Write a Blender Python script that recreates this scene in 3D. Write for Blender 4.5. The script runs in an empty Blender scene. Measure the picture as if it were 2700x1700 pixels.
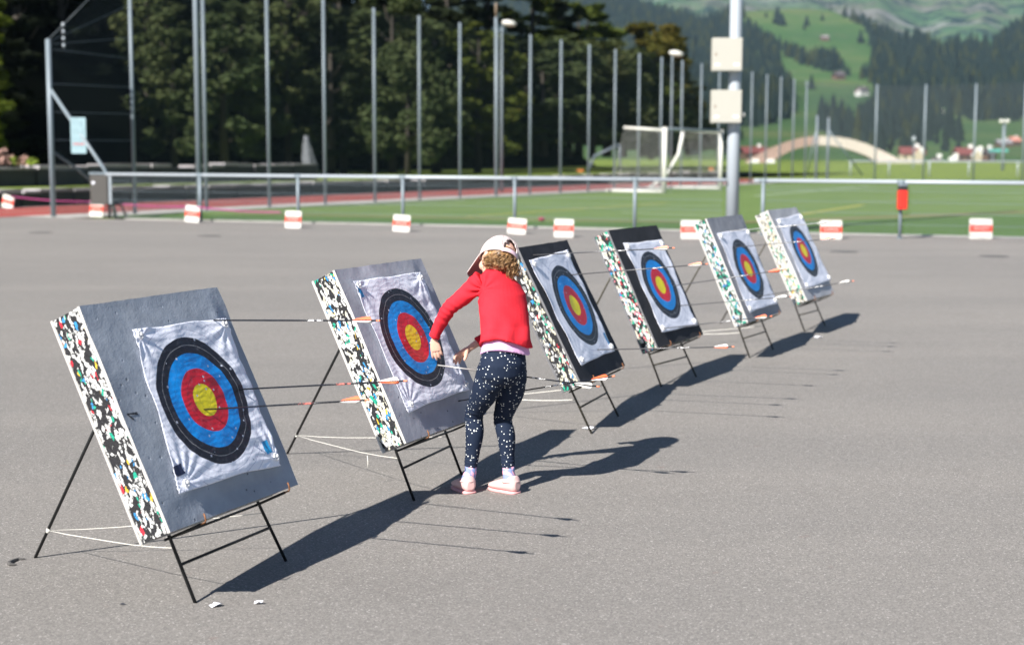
import bpy, bmesh, math, random
import numpy as np
from mathutils import Vector, Matrix
random.seed(7); rng = np.random.default_rng(11)
PI = math.pi
sc = bpy.context.scene
COL = sc.collection

# ------------------------------------------------------------------ camera
FPX, PITCH, CAMH, ROLL = 3996.97, 0.111036, 1.51608, 0.00262984
WPX, HPX = 2700.0, 1700.0
c_, s_ = math.cos(PITCH), math.sin(PITCH)
FW = Vector((0, c_, -s_)); RT0 = Vector((1, 0, 0)); UP0 = Vector((0, s_, c_))
RT = RT0*math.cos(ROLL)+UP0*math.sin(ROLL); UP = -RT0*math.sin(ROLL)+UP0*math.cos(ROLL)
EYE = Vector((0, 0, CAMH))
def ray(X, Y): return FW*FPX+RT*(X-WPX/2)+UP*(HPX/2-Y)
def ground(X, Y, z=0.0):
    d = ray(X, Y); return EYE+d*((z-CAMH)/d.z)
def at(X, Y, wy):                       # the world point seen at (X, Y) whose world y is wy
    d = ray(X, Y); return EYE+d*(wy/d.y)
def top_z(p, X, Y):                     # how high a vertical through p must be to reach image row Y
    d = ray(X, Y); return (EYE+d*(p.y/d.y)).z
cam = bpy.data.cameras.new('camera'); camo = bpy.data.objects.new('camera', cam); COL.objects.link(camo)
camo.matrix_world = Matrix(((RT.x, UP.x, -FW.x, 0), (RT.y, UP.y, -FW.y, 0), (RT.z, UP.z, -FW.z, CAMH), (0, 0, 0, 1)))
cam.sensor_width = 36; cam.lens = FPX/WPX*36; cam.clip_end = 20000; cam.clip_start = 0.1
cam.dof.use_dof = True; cam.dof.focus_distance = 6.3; cam.dof.aperture_fstop = 2.5
sc.camera = camo

# ------------------------------------------------------------------ light
AZ, EL = math.radians(52.4), math.radians(37.8)
SUNV = Vector((-math.cos(AZ)*math.cos(EL), -math.sin(AZ)*math.cos(EL), math.sin(EL)))   # towards the sun
sl = bpy.data.lights.new('sun', 'SUN'); sl.energy = 4.8; sl.angle = math.radians(0.5); sl.color = (1, 0.955, 0.89)
so = bpy.data.objects.new('sun', sl); COL.objects.link(so)
so.rotation_euler = SUNV.to_track_quat('Z', 'Y').to_euler()
w = bpy.data.worlds.new('World'); sc.world = w; w.use_nodes = True
nt = w.node_tree; nt.nodes.clear()
sky = nt.nodes.new('ShaderNodeTexSky'); sky.sky_type = 'NISHITA'; sky.sun_disc = False
sky.sun_elevation = EL; sky.sun_rotation = math.atan2(SUNV.x, SUNV.y); sky.altitude = 1800; sky.dust_density = 0.3; sky.ozone_density = 3.0
bg = nt.nodes.new('ShaderNodeBackground'); bg.inputs[1].default_value = 0.05
wo = nt.nodes.new('ShaderNodeOutputWorld')
nt.links.new(sky.outputs[0], bg.inputs[0]); nt.links.new(bg.outputs[0], wo.inputs[0])
sc.view_settings.view_transform = 'Standard'; sc.view_settings.look = 'None'
sc.view_settings.exposure = 1.06; sc.view_settings.gamma = 1
sc.render.engine = 'CYCLES'
sc.cycles.transparent_max_bounces = 24

# ------------------------------------------------------------------ materials
class NT:
    def __init__(s, name):
        s.m = bpy.data.materials.new(name); s.m.use_nodes = True; s.t = s.m.node_tree
        s.b = s.t.nodes['Principled BSDF']; s.out = s.t.nodes['Material Output']
    def n(s, typ, props=None, **ins):
        nd = s.t.nodes.new(typ)
        for k, v in (props or {}).items(): setattr(nd, k, v)
        for k, v in ins.items():
            key = int(k[1:]) if k[0] == '_' else k.replace('__', ' ')
            s.set(nd.inputs[key], v)
        return nd
    def set(s, sock, v):
        if isinstance(v, bpy.types.NodeSocket): s.t.links.new(v, sock)
        else:
            if isinstance(v, (tuple, list)) and len(v) == 3 and sock.type == 'RGBA': v = (*v, 1)
            sock.default_value = v
    def math(s, op, a, b=0.0, c=0.0, clamp=False):
        nd = s.n('ShaderNodeMath', dict(operation=op, use_clamp=clamp)); s.set(nd.inputs[0], a); s.set(nd.inputs[1], b); s.set(nd.inputs[2], c); return nd.outputs[0]
    def mix(s, f, a, b, typ='MIX'):
        nd = s.n('ShaderNodeMixRGB', dict(blend_type=typ)); s.set(nd.inputs[0], f); s.set(nd.inputs[1], a); s.set(nd.inputs[2], b); return nd.outputs[0]
    def ramp(s, f, stops, mode='LINEAR'):
        nd = s.n('ShaderNodeValToRGB'); cr = nd.color_ramp; cr.interpolation = mode
        while len(cr.elements) < len(stops): cr.elements.new(0.5)
        for e, (p, c) in zip(cr.elements, stops):
            e.position = p; e.color = (*c, 1) if len(c) == 3 else c
        s.set(nd.inputs[0], f); return nd.outputs[0]
    def obj(s): return s.n('ShaderNodeTexCoord').outputs['Object']
    def noise(s, scale, vec=None, detail=3, rough=0.55, out='Fac'):
        nd = s.n('ShaderNodeTexNoise'); nd.inputs['Scale'].default_value = scale; nd.inputs['Detail'].default_value = detail; nd.inputs['Roughness'].default_value = rough
        if vec is not None: s.set(nd.inputs['Vector'], vec)
        return nd.outputs[out]
    def bump(s, h, strength, dist):
        nd = s.n('ShaderNodeBump'); nd.inputs['Strength'].default_value = strength; nd.inputs['Distance'].default_value = dist; s.set(nd.inputs['Height'], h)
        s.t.links.new(nd.outputs[0], s.b.inputs['Normal'])
    def base(s, c, rough=0.7, metal=0.0, spec=None):
        s.set(s.b.inputs['Base Color'], c); s.set(s.b.inputs['Roughness'], rough); s.b.inputs['Metallic'].default_value = metal
        if spec is not None: s.b.inputs['Specular IOR Level'].default_value = spec
        return s
def plain(name, c, rough=0.6, metal=0.0, var=0.15, scale=8.0, spec=None, bump=0.0):
    t = NT(name); n = t.noise(scale, t.obj(), 4)
    col = t.mix(t.math('MULTIPLY', n, 1.0), tuple(x*(1-var) for x in c), tuple(min(1, x*(1+var)) for x in c))
    t.base(col, rough, metal, spec)
    if bump: t.bump(t.noise(scale*6, t.obj(), 3), bump, 0.004)
    return t.m

def mat_asphalt():
    t = NT('asphalt'); o = t.obj()
    big = t.noise(0.35, o, 5, 0.6); mid = t.noise(3.0, o, 4)
    vo = t.n('ShaderNodeTexVoronoi', Vector=o, Scale=190.0)
    st = t.n('ShaderNodeSeparateColor', Color=vo.outputs['Color']).outputs[0]
    grain = t.ramp(st, [(0, (.13, .125, .12)), (.3, (.205, .195, .183)), (.75, (.28, .265, .248)), (.965, (.36, .34, .32)), (.985, (.60, .58, .55))])
    fine = t.noise(420, o, 2)
    g = t.mix(0.38, grain, t.ramp(fine, [(.3, (.13, .125, .12)), (.7, (.38, .36, .34))]))
    g = t.mix(t.math('MULTIPLY', t.ramp(big, [(.35, (0, 0, 0)), (.7, (1, 1, 1))]), .5), g, t.mix(1.0, g, (.84, .85, .87), 'MULTIPLY'))
    g = t.mix(t.ramp(t.noise(1.3, o, 6, .7), [(.56, (0, 0, 0)), (.74, (.5, .5, .5))]), g, t.mix(1.0, g, (.84, .83, .83), 'MULTIPLY'))
    sep = t.n('ShaderNodeSeparateXYZ', Vector=o)                       # laying lanes of the paver
    lane = t.noise(0.55, t.n('ShaderNodeCombineXYZ', X=t.math('MULTIPLY', sep.outputs[0], .12), Y=sep.outputs[1]).outputs[0], 3)
    g = t.mix(t.ramp(lane, [(.45, (0, 0, 0)), (.6, (.6, .6, .6))]), g, t.mix(1.0, g, (1.12, 1.11, 1.10), 'MULTIPLY'))
    g = t.mix(t.ramp(t.noise(9, o, 2), [(.71, (0, 0, 0)), (.76, (.22, .22, .22))]), g, (.22, .13, .11))
    g = t.mix(1.0, g, (.925, .915, .905), 'MULTIPLY')
    t.base(g, t.math('ADD', .68, t.math('MULTIPLY', mid, .2)), 0, .18)
    t.bump(t.math('ADD', t.math('MULTIPLY', st, .6), fine), .55, .0035)
    return t.m
M = {}
M['asphalt'] = mat_asphalt()
M['concrete'] = plain('pale_concrete', (.40, .385, .36), .85, var=.25, scale=3, bump=.3)
M['track'] = plain('red_tartan', (.30, .055, .045), .85, var=.2, scale=2, bump=.3)
M['track_dark'] = plain('tartan_edge', (.20, .16, .15), .85, var=.2, scale=2)
def mat_turf(name, a, b, scale=.5):
    t = NT(name); o = t.obj()
    n = t.noise(scale, o, 5); f = t.noise(60, o, 2)
    c = t.mix(t.ramp(n, [(.3, (0, 0, 0)), (.7, (1, 1, 1))]), a, b); c = t.mix(t.math('MULTIPLY', f, .5), c, t.mix(1.0, c, (.6, .6, .55), 'MULTIPLY'))
    t.base(c, .85, 0, .2); t.bump(f, .6, .03); return t.m
M['turf'] = mat_turf('artificial_turf', (.120, .190, .055), (.155, .225, .070))
M['turf_edge'] = mat_turf('turf_border', (.075, .140, .035), (.095, .17, .045))
M['grass'] = mat_turf('meadow_grass', (.18, .25, .045), (.23, .30, .055), .2)
M['line_white'] = plain('line_white', (.42, .50, .38), .8)
M['line_yellow'] = plain('line_yellow', (.34, .33, .06), .8)
M['line_brown'] = plain('line_brown', (.20, .14, .075), .85)
M['galv'] = plain('galvanised_steel', (.185, .225, .255), .5, .1, var=.12, scale=2)
M['galv_white'] = plain('bright_rail_steel', (.36, .40, .44), .4, .05, var=.08, scale=2)
M['white_paint'] = plain('white_paint', (.62, .61, .57), .45, var=.05, scale=3)
M['cream'] = plain('cream_box_plastic', (.42, .41, .36), .5, var=.04, scale=2)
M['black_rod'] = plain('blackened_iron', (.020, .021, .022), .45, .4, var=.5, scale=40)
M['rod_worn'] = plain('worn_olive_iron', (.055, .050, .035), .55, .4, var=.5, scale=40)
M['rust'] = plain('rusty_hook', (.22, .095, .04), .6, .3, var=.4, scale=60)
M['string'] = plain('white_cord', (.72, .70, .64), .8)
M['carbon'] = plain('carbon_shaft', (.012, .014, .020), .22, .1, var=.1)
M['alu'] = plain('aluminium_shaft', (.55, .54, .52), .3, .5, var=.1)
M['grey_shaft'] = plain('grey_shaft', (.10, .10, .105), .3, .4, var=.1)
M['vane_o'] = plain('orange_vane', (.88, .16, .06), .45, var=.06)
M['vane_w'] = plain('white_vane', (.84, .82, .78), .45, var=.04)
M['nock'] = plain('orange_nock', (.90, .22, .10), .3)
M['red_band'] = plain('red_band', (.72, .055, .03), .5)
M['dark_stone'] = plain('dark_slate', (.038, .038, .044), .8, var=.6, scale=1.5, bump=.5)
M['sunlit_stone'] = plain('sunlit_stone_top', (.36, .34, .35), .85, var=.5, scale=3)  # pale tone puts the sunlight on the dark blocks' tops into colour
M['bin'] = plain('brushed_bin_steel', (.13, .12, .11), .4, .6, var=.2, scale=1)
M['tape'] = plain('magenta_tape', (.36, .06, .20), .5)
M['sign_blue'] = plain('pale_blue_sign', (.27, .40, .44), .6, var=.05)
M['ink'] = plain('dark_ink', (.02, .022, .03), .7)
M['label_blue'] = plain('blue_label', (.02, .28, .58), .5)
M['label_dark'] = plain('navy_label', (.015, .02, .06), .5)
M['red_box'] = plain('red_plastic', (.62, .030, .018), .4, var=.05)
M['black_plastic'] = plain('black_plastic', (.02, .02, .022), .5)
M['net_white'] = plain('white_net_cord', (.72, .71, .68), .8)
M['clear_pin'] = plain('white_pin', (.86, .86, .86), .25, var=.03)
M['timber_pink'] = plain('weathered_pink_shingle', (.36, .25, .21), .8, var=.12, scale=.4)
M['timber_cream'] = plain('cream_arch_paint', (.56, .49, .43), .7, var=.08, scale=.4)
M['roof_red'] = plain('red_tile_roof', (.19, .055, .05), .8, var=.25, scale=.5)
M['roof_dark'] = plain('dark_shingle_roof', (.09, .07, .075), .8, var=.25, scale=.5)
M['roof_pink'] = plain('pink_tile_roof', (.58, .25, .19), .8, var=.15, scale=.5)
M['wall_cream'] = plain('cream_render', (.52, .45, .33), .8, var=.06)
M['wall_wood'] = plain('brown_timber_wall', (.12, .07, .045), .8, var=.2)
M['wall_white'] = plain('white_render', (.78, .77, .74), .8, var=.05)
M['window'] = plain('window_glass', (.03, .04, .05), .15)
M['teal'] = plain('teal_awning', (.10, .42, .40), .7)
M['orange'] = plain('orange_cover', (.50, .18, .04), .6)
M['trunk'] = plain('bark', (.045, .038, .030), .9, var=.4, scale=4)
M['scrap'] = plain('torn_paper', (.78, .79, .86), .8)
M['drain'] = plain('cast_iron', (.11, .105, .10), .7, .3)
M['shaded_soil'] = plain('forest_floor_with_shade', (.002, .0026, .0018), 1.0, spec=0.0, var=.5, scale=.3)  # near black: shade among the trees put into the soil colour
M['blossom'] = plain('pale_dry_blossom', (.36, .22, .18), .9, var=.4, scale=10)
M['sprig'] = plain('lime_sprig', (.22, .30, .03), .8)

def mat_leaf(name, a, b, c):
    t = NT(name); o = t.obj()
    n = t.noise(.55, o, 3); f = t.noise(2.6, o, 2)
    rnd = t.n('ShaderNodeObjectInfo').outputs['Random']
    col = t.mix(t.ramp(n, [(.35, (0, 0, 0)), (.65, (1, 1, 1))]), a, b)
    col = t.mix(t.ramp(f, [(.55, (0, 0, 0)), (.8, (.7, .7, .7))]), col, c)
    col = t.mix(t.math('MULTIPLY', rnd, .35), col, t.mix(1.0, col, (1.25, .95, .75), 'MULTIPLY'))
    t.base(col, .8, 0, .06)
    tr = t.n('ShaderNodeBsdfTranslucent'); t.set(tr.inputs[0], col)
    mx = t.n('ShaderNodeMixShader'); mx.inputs[0].default_value = .25
    t.t.links.new(t.b.outputs[0], mx.inputs[1]); t.t.links.new(tr.outputs[0], mx.inputs[2]); t.t.links.new(mx.outputs[0], t.out.inputs[0])
    return t.m
M['leaf_a'] = mat_leaf('leaf_grey_green', (.048, .072, .030), (.076, .098, .042), (.095, .092, .045))
M['leaf_b'] = mat_leaf('leaf_fresh', (.045, .070, .016), (.075, .098, .020), (.13, .12, .02))
M['leaf_dark'] = mat_leaf('leaf_dark', (.017, .026, .013), (.028, .038, .017), (.042, .050, .017))
M['leaf_shaded'] = mat_leaf('leaf_deep_shade_green', (.005, .008, .004), (.008, .012, .006), (.014, .018, .006))  # leaf copy for the left trees, shade from unseen trees put into colour
M['leaf_autumn'] = mat_leaf('leaf_autumn', (.055, .062, .014), (.075, .068, .015), (.095, .060, .012))
M['leaf_lime'] = mat_leaf('leaf_lime', (.05, .07, .012), (.10, .13, .015), (.20, .22, .02))
M['conifer'] = mat_leaf('conifer_needles', (.012, .024, .020), (.020, .034, .027), (.030, .044, .030))

def mat_net(name, c, cell, thick):
    t = NT(name); o = t.n('ShaderNodeTexCoord').outputs['UV']
    sp = t.n('ShaderNodeSeparateXYZ', Vector=o)
    a = t.math('PINGPONG', t.math('MULTIPLY', t.math('ADD', sp.outputs[0], sp.outputs[1]), .7071), cell/2)
    b = t.math('PINGPONG', t.math('MULTIPLY', t.math('SUBTRACT', sp.outputs[0], sp.outputs[1]), .7071), cell/2)
    k = t.math('LESS_THAN', t.math('MINIMUM', a, b), thick/2)
    t.base(c, .8, 0, .1)
    tr = t.n('ShaderNodeBsdfTransparent'); mx = t.n('ShaderNodeMixShader')
    t.set(mx.inputs[0], k); t.t.links.new(tr.outputs[0], mx.inputs[1]); t.t.links.new(t.b.outputs[0], mx.inputs[2]); t.t.links.new(mx.outputs[0], t.out.inputs[0])
    return t.m
M['net_dark'] = mat_net('dark_ball_net', (.050, .060, .068), .05, .0065)
M['net_goal'] = mat_net('white_goal_net', (.6, .6, .58), .12, .0036)

def mat_flakes(name, seed, stops, scale=46):
    t = NT(name); o = t.obj()
    dn = t.n('ShaderNodeTexNoise', Vector=o, Scale=30.0)
    v = t.mix(.022, o, dn.outputs['Color'], 'ADD')
    mp = t.n('ShaderNodeMapping', Vector=v); mp.inputs['Location'].default_value = (seed, seed*1.7, 0)
    mp.inputs['Rotation'].default_value = (.35, 0, 0); mp.inputs['Scale'].default_value = (1.1, .62, 1.55)
    vo = t.n('ShaderNodeTexVoronoi', Vector=mp.outputs[0], Scale=float(scale))
    ve = t.n('ShaderNodeTexVoronoi', dict(feature='DISTANCE_TO_EDGE'), Vector=mp.outputs[0], Scale=float(scale))
    r = t.n('ShaderNodeSeparateColor', Color=vo.outputs['Color'])
    col = t.ramp(r.outputs[0], stops, 'CONSTANT')
    col = t.mix(t.math('MULTIPLY', r.outputs[1], .25), col, t.mix(1.0, col, (.55, .55, .55), 'MULTIPLY'))
    k = t.ramp(ve.outputs[0], [(.030, (1, 1, 1)), (.060, (0, 0, 0))])
    k2 = t.ramp(t.noise(70, o, 3), [(.60, (0, 0, 0)), (.64, (1, 1, 1))])
    col = t.mix(t.math('MAXIMUM', k, k2), col, (.022, .022, .024))
    t.base(col, .75, 0, .25)
    t.bump(t.math('ADD', t.math('MULTIPLY', r.outputs[2], 1.0), t.noise(120, o, 3)), .8, .006)
    return t.m
BK, WH, TE, BL, YE, RE, PK, GR, CR = (.025, .025, .028), (.64, .64, .63), (.02, .36, .24), (.04, .26, .56), (.78, .50, .05), (.62, .03, .05), (.66, .22, .28), (.25, .25, .26), (.58, .55, .44)
def stops(*a):
    o = []; p = 0
    for f, c in a: o.append((p, c)); p += f
    return o
FL = [stops((.45, BK), (.43, WH), (.045, TE), (.035, BL), (.015, YE), (.015, RE)),
      stops((.38, BK), (.36, WH), (.14, CR), (.05, TE), (.05, BL), (.02, YE)),
      stops((.46, BK), (.22, CR), (.12, WH), (.10, GR), (.05, TE), (.03, BL), (.02, RE)),
      stops((.36, BK), (.24, WH), (.16, CR), (.10, TE), (.03, BL), (.06, PK), (.05, RE)),
      stops((.26, BK), (.46, WH), (.18, TE), (.07, BL), (.03, CR)),
      stops((.13, BK), (.48, WH), (.28, CR), (.06, TE), (.05, YE))]
def mat_sheet(name, c, dark=False, seed=0.0):
    t = NT(name); o = t.obj()
    mp = t.n('ShaderNodeMapping', Vector=o); mp.inputs['Location'].default_value = (seed, seed, seed); o = mp.outputs[0]
    n = t.noise(4.5, o, 5, .6); col = t.mix(t.ramp(n, [(.3, (0, 0, 0)), (.7, (1, 1, 1))]), tuple(x*.82 for x in c), tuple(x*1.18 for x in c))
    vo = t.n('ShaderNodeTexVoronoi', Vector=o, Scale=24.0)
    sep = t.n('ShaderNodeSeparateColor', Color=vo.outputs['Color']).outputs[0]
    hole = t.math('MULTIPLY', t.math('LESS_THAN', vo.outputs['Distance'], .085), t.math('GREATER_THAN', sep, .45))
    col = t.mix(hole, col, tuple(x*.28 for x in c))
    col = t.mix(t.ramp(t.noise(14, o, 4), [(.62, (0, 0, 0)), (.72, (.5, .5, .5))]), col, tuple(min(1, x*1.35+.01) for x in c))
    t.base(col, .8, 0, .25)
    h = t.math('ADD', t.math('MULTIPLY', t.noise(170, o, 2), .35), t.math('MULTIPLY', t.noise(26, o, 3), .9))
    h = t.math('SUBTRACT', h, t.math('MULTIPLY', t.ramp(vo.outputs['Distance'], [(.05, (1, 1, 1)), (.16, (0, 0, 0))]), t.math('MULTIPLY', t.math('GREATER_THAN', sep, .45), 1.2)))
    t.bump(h, .55, .004); return t.m
SHEETC = [(.31, .345, .40), (.39, .40, .45), (.035, .037, .045), (.030, .032, .038), (.27, .28, .31), (.44, .45, .48)]
def mat_face(i, cx, cy, R):
    t = NT('printed_target_paper'); o = t.obj()
    wob = t.n('ShaderNodeTexNoise', Vector=o, Scale=9.0)
    v = t.n('ShaderNodeVectorMath', dict(operation='ADD'), _0=o, _1=t.n('ShaderNodeVectorMath', dict(operation='SCALE'), _0=t.n('ShaderNodeVectorMath', dict(operation='SUBTRACT'), _0=wob.outputs['Color'], _1=(.5, .5, .5)).outputs[0], Scale=.012).outputs[0])
    sp = t.n('ShaderNodeSeparateXYZ', Vector=v.outputs[0])
    x = t.math('SUBTRACT', sp.outputs[0], cx); y = t.math('SUBTRACT', sp.outputs[1], cy)
    r = t.math('SQRT', t.math('ADD', t.math('MULTIPLY', x, x), t.math('MULTIPLY', y, y)))
    q = t.math('DIVIDE', r, R)
    W_ = (.86, .88, .98)
    col = t.ramp(t.math('MULTIPLY', q, .5), [(0, (.88, .74, .015)), (.125, (.66, .014, .034)), (.25, (.004, .27, .76)), (.375, (.014, .015, .024)), (.5, W_)], 'CONSTANT')
    def ring(p, wd): return t.math('LESS_THAN', t.math('ABSOLUTE', t.math('SUBTRACT', q, p)), wd)
    col = t.mix(t.math('MULTIPLY', ring(.875, .0045), .55), col, (.55, .55, .56))
    for p in (1.125, 1.25, 1.375): col = t.mix(t.math('MULTIPLY', ring(p, .0035), .65), col, (.12, .14, .30))
    for p in (.125, .375, .625): col = t.mix(t.math('MULTIPLY', ring(p, .003), .35), col, (.02, .02, .05))
    wear = t.ramp(t.noise(38, o, 5, .7), [(.52, (0, 0, 0)), (.78, (.20, .20, .20))]); col = t.mix(wear, col, t.mix(.5, col, (.62, .66, .76)))
    # arrow holes with torn white rims
    vo = t.n('ShaderNodeTexVoronoi', Vector=o, Scale=30.0); sepc = t.n('ShaderNodeSeparateColor', Color=vo.outputs['Color']).outputs[0]
    on = t.math('GREATER_THAN', sepc, .45)
    rag = t.math('ADD', vo.outputs['Distance'], t.math('MULTIPLY', t.noise(300, o, 1), .12))
    col = t.mix(t.math('MULTIPLY', on, t.math('LESS_THAN', rag, .19)), col, (.62, .66, .78))
    col = t.mix(t.math('MULTIPLY', on, t.math('LESS_THAN', rag, .12)), col, (.04, .04, .05))
    t.base(col, .5, 0, .4)
    cr = t.noise(7, v.outputs[0], 5, .6); ridge = t.math('ABSOLUTE', t.math('SUBTRACT', cr, .5))
    lat = t.n('ShaderNodeTexWave', dict(wave_type='BANDS', bands_direction='Y'), Vector=o, Scale=14.0, Distortion=9.0, Detail=3.0)
    t.bump(t.math('ADD', t.math('MULTIPLY', ridge, -2.2), t.math('ADD', t.math('MULTIPLY', lat.outputs['Fac'], .35 if i < 3 else .1), t.math('MULTIPLY', t.noise(48, o, 3), .5))), .26 if i < 2 else .08, .005)
    return t.m
def mat_print(name, dark, light, scale=160):
    t = NT(name); o = t.obj(); n = t.noise(scale, o, 2)
    t.base(t.ramp(n, [(.50, dark), (.54, light)]), .4); return t.m
M['print_w'] = mat_print('white_shaft_print', (.012, .014, .02), (.75, .75, .75))
M['print_r'] = mat_print('red_shaft_print', (.012, .014, .02), (.62, .15, .12))
M['foam_edge'] = plain('pale_foam_edge', (.50, .485, .46), .8, var=.12, scale=30)
M['foam_edge_dark'] = plain('dark_foam_edge', (.14, .14, .15), .8, var=.2, scale=30)

# ------------------------------------------------------------------ mesh helpers
def tag(o, label=None, cat=None, group=None, kind=None):
    if label: o['label'] = label
    if cat: o['category'] = cat
    if group: o['group'] = group
    if kind: o['kind'] = kind
    return o
def empty(name, loc, label=None, cat=None, group=None, rz=0.0, mat=None):
    o = bpy.data.objects.new(name, None); COL.objects.link(o)
    o.empty_display_size = .1
    if mat is not None: o.matrix_world = mat
    else: o.location = loc; o.rotation_euler = (0, 0, rz)
    return tag(o, label, cat, group)
class MB:
    def __init__(s): s.v = []; s.f = []; s.mi = []; s.cur = 0; s.uv = None
    def add(s, vs, fs, mi=None):
        b = len(s.v); s.v += [tuple(p) for p in vs]; s.f += [tuple(b+i for i in f) for f in fs]; s.mi += [s.cur if mi is None else mi]*len(fs)
    def box(s, lo, hi, mi=None, M4=None):
        x0, y0, z0 = lo; x1, y1, z1 = hi
        vs = [(x0, y0, z0), (x1, y0, z0), (x1, y1, z0), (x0, y1, z0), (x0, y0, z1), (x1, y0, z1), (x1, y1, z1), (x0, y1, z1)]
        if M4 is not None: vs = [tuple(M4 @ Vector(p)) for p in vs]
        s.add(vs, [(0, 3, 2, 1), (4, 5, 6, 7), (0, 1, 5, 4), (1, 2, 6, 5), (2, 3, 7, 6), (3, 0, 4, 7)], mi)
    def rbox(s, lo, hi, r, mi=None, M4=None, axis=1):     # rounded in the plane across `axis`
        a = [i for i in range(3) if i != axis]; n = 5; pts = []
        for cx, cy, t0 in ((hi[a[0]]-r, hi[a[1]]-r, 0), (lo[a[0]]+r, hi[a[1]]-r, 90), (lo[a[0]]+r, lo[a[1]]+r, 180), (hi[a[0]]-r, lo[a[1]]+r, 270)):
            for k in range(n):
                t = math.radians(t0+90*k/(n-1)); pts.append((cx+r*math.cos(t), cy+r*math.sin(t)))
        m = len(pts); vs = []
        for d in (lo[axis], hi[axis]):
            for p in pts:
                q = [0, 0, 0]; q[a[0]] = p[0]; q[a[1]] = p[1]; q[axis] = d; vs.append(tuple(M4 @ Vector(q)) if M4 is not None else tuple(q))
        fs = [tuple(range(m)), tuple(range(2*m-1, m-1, -1))]+[(i, m+i, m+(i+1) % m, (i+1) % m) for i in range(m)]
        s.add(vs, fs, mi)
    def tube(s, pts, r, n=8, mi=None, cap=True):
        pts = [Vector(p) for p in pts]; k = len(pts)
        rs = r if isinstance(r, (list, tuple)) else [r]*k
        vs = []; up = None
        for i, p in enumerate(pts):
            d = (pts[min(i+1, k-1)]-pts[max(i-1, 0)]).normalized()
            if up is None:
                up = Vector((0, 0, 1)) if abs(d.z) < .9 else Vector((1, 0, 0))
            a = d.cross(up).normalized(); b = d.cross(a).normalized(); up = b.cross(d) if False else up
            for j in range(n):
                t = 2*PI*j/n; vs.append(p+a*math.cos(t)*rs[i]+b*math.sin(t)*rs[i])
        fs = []
        for i in range(k-1):
            for j in range(n): fs.append((i*n+j, i*n+(j+1) % n, (i+1)*n+(j+1) % n, (i+1)*n+j))
        if cap: fs += [tuple(range(n-1, -1, -1)), tuple(range((k-1)*n, k*n))]
        s.add(vs, fs, mi)
    def loft(s, rings, mi=None, cap=True):               # rings: lists of equal-length points
        n = len(rings[0]); vs = [p for r in rings for p in r]; fs = []
        for i in range(len(rings)-1):
            for j in range(n): fs.append((i*n+j, i*n+(j+1) % n, (i+1)*n+(j+1) % n, (i+1)*n+j))
        if cap: fs += [tuple(range(n-1, -1, -1)), tuple(range((len(rings)-1)*n, len(rings)*n))]
        s.add(vs, fs, mi)
    def ellip(s, c, ax, n=16, m=10, mi=None):            # ax: three axis vectors
        c = Vector(c); ax = [Vector(a) for a in ax]; rings = []
        for i in range(m+1):
            ph = PI*i/m; rr = max(math.sin(ph), .002)
            rings.append([c+ax[2]*math.cos(ph)*-1+ax[0]*rr*math.cos(2*PI*j/n)+ax[1]*rr*math.sin(2*PI*j/n) for j in range(n)])
        s.loft(rings, mi)
    def build(s, name, mats, parent=None, smooth=False, loc=None):
        me = bpy.data.meshes.new(name)
        if loc is not None:
            L = Vector(loc); s.v = [tuple(Vector(p)-L) for p in s.v]
        me.from_pydata(s.v, [], s.f)
        for m in (mats if isinstance(mats, (list, tuple)) else [mats]): me.materials.append(m)
        me.polygons.foreach_set('material_index', s.mi)
        if smooth: me.polygons.foreach_set('use_smooth', [True]*len(me.polygons))
        me.update()
        bm = bmesh.new(); bm.from_mesh(me); bmesh.ops.recalc_face_normals(bm, faces=bm.faces); bm.to_mesh(me); bm.free()
        o = bpy.data.objects.new(name, me); COL.objects.link(o)
        if parent is not None: o.parent = parent
        if loc is not None: o.location = loc
        return o
def sheet(name, poly, z, mat, kind='structure', label=None):
    mb = MB(); mb.add([(p[0], p[1], z) for p in poly], [tuple(range(len(poly)))]); o = mb.build(name, mat)
    me = o.data
    if me.polygons[0].normal.z < 0: me.flip_normals()
    return tag(o, label, None, None, kind)
def autosmooth(o, ang=35):
    me = o.data; me.polygons.foreach_set('use_smooth', [True]*len(me.polygons)); me.update()
    bm = bmesh.new(); bm.from_mesh(me)
    for e in bm.edges:
        if len(e.link_faces) == 2 and e.calc_face_angle(0) > math.radians(ang): e.smooth = False
    bm.to_mesh(me); bm.free(); return o
def bevel(o, w=.004, seg=2):
    bm = bmesh.new(); bm.from_mesh(o.data)
    bmesh.ops.bevel(bm, geom=[e for e in bm.edges if len(e.link_faces) == 2 and e.calc_face_angle(0) > .5], offset=w, segments=seg, affect='EDGES', clamp_overlap=True)
    bm.to_mesh(o.data); bm.free(); return o
def remesh(o, voxel, smooth_it=3, fac=.6, sub=0):
    m = o.modifiers.new('r', 'REMESH'); m.mode = 'VOXEL'; m.voxel_size = voxel; m.use_smooth_shade = True
    m = o.modifiers.new('s', 'SMOOTH'); m.iterations = smooth_it; m.factor = fac
    dg = bpy.context.evaluated_depsgraph_get(); dg.update()
    me = bpy.data.meshes.new_from_object(o.evaluated_get(dg)); old = o.data; o.modifiers.clear(); mats = list(old.materials)
    o.data = me; me.materials.clear(); [me.materials.append(x) for x in mats]
    me.polygons.foreach_set('use_smooth', [True]*len(me.polygons)); me.polygons.foreach_set('material_index', [0]*len(me.polygons)); me.update()
    return o
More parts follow.
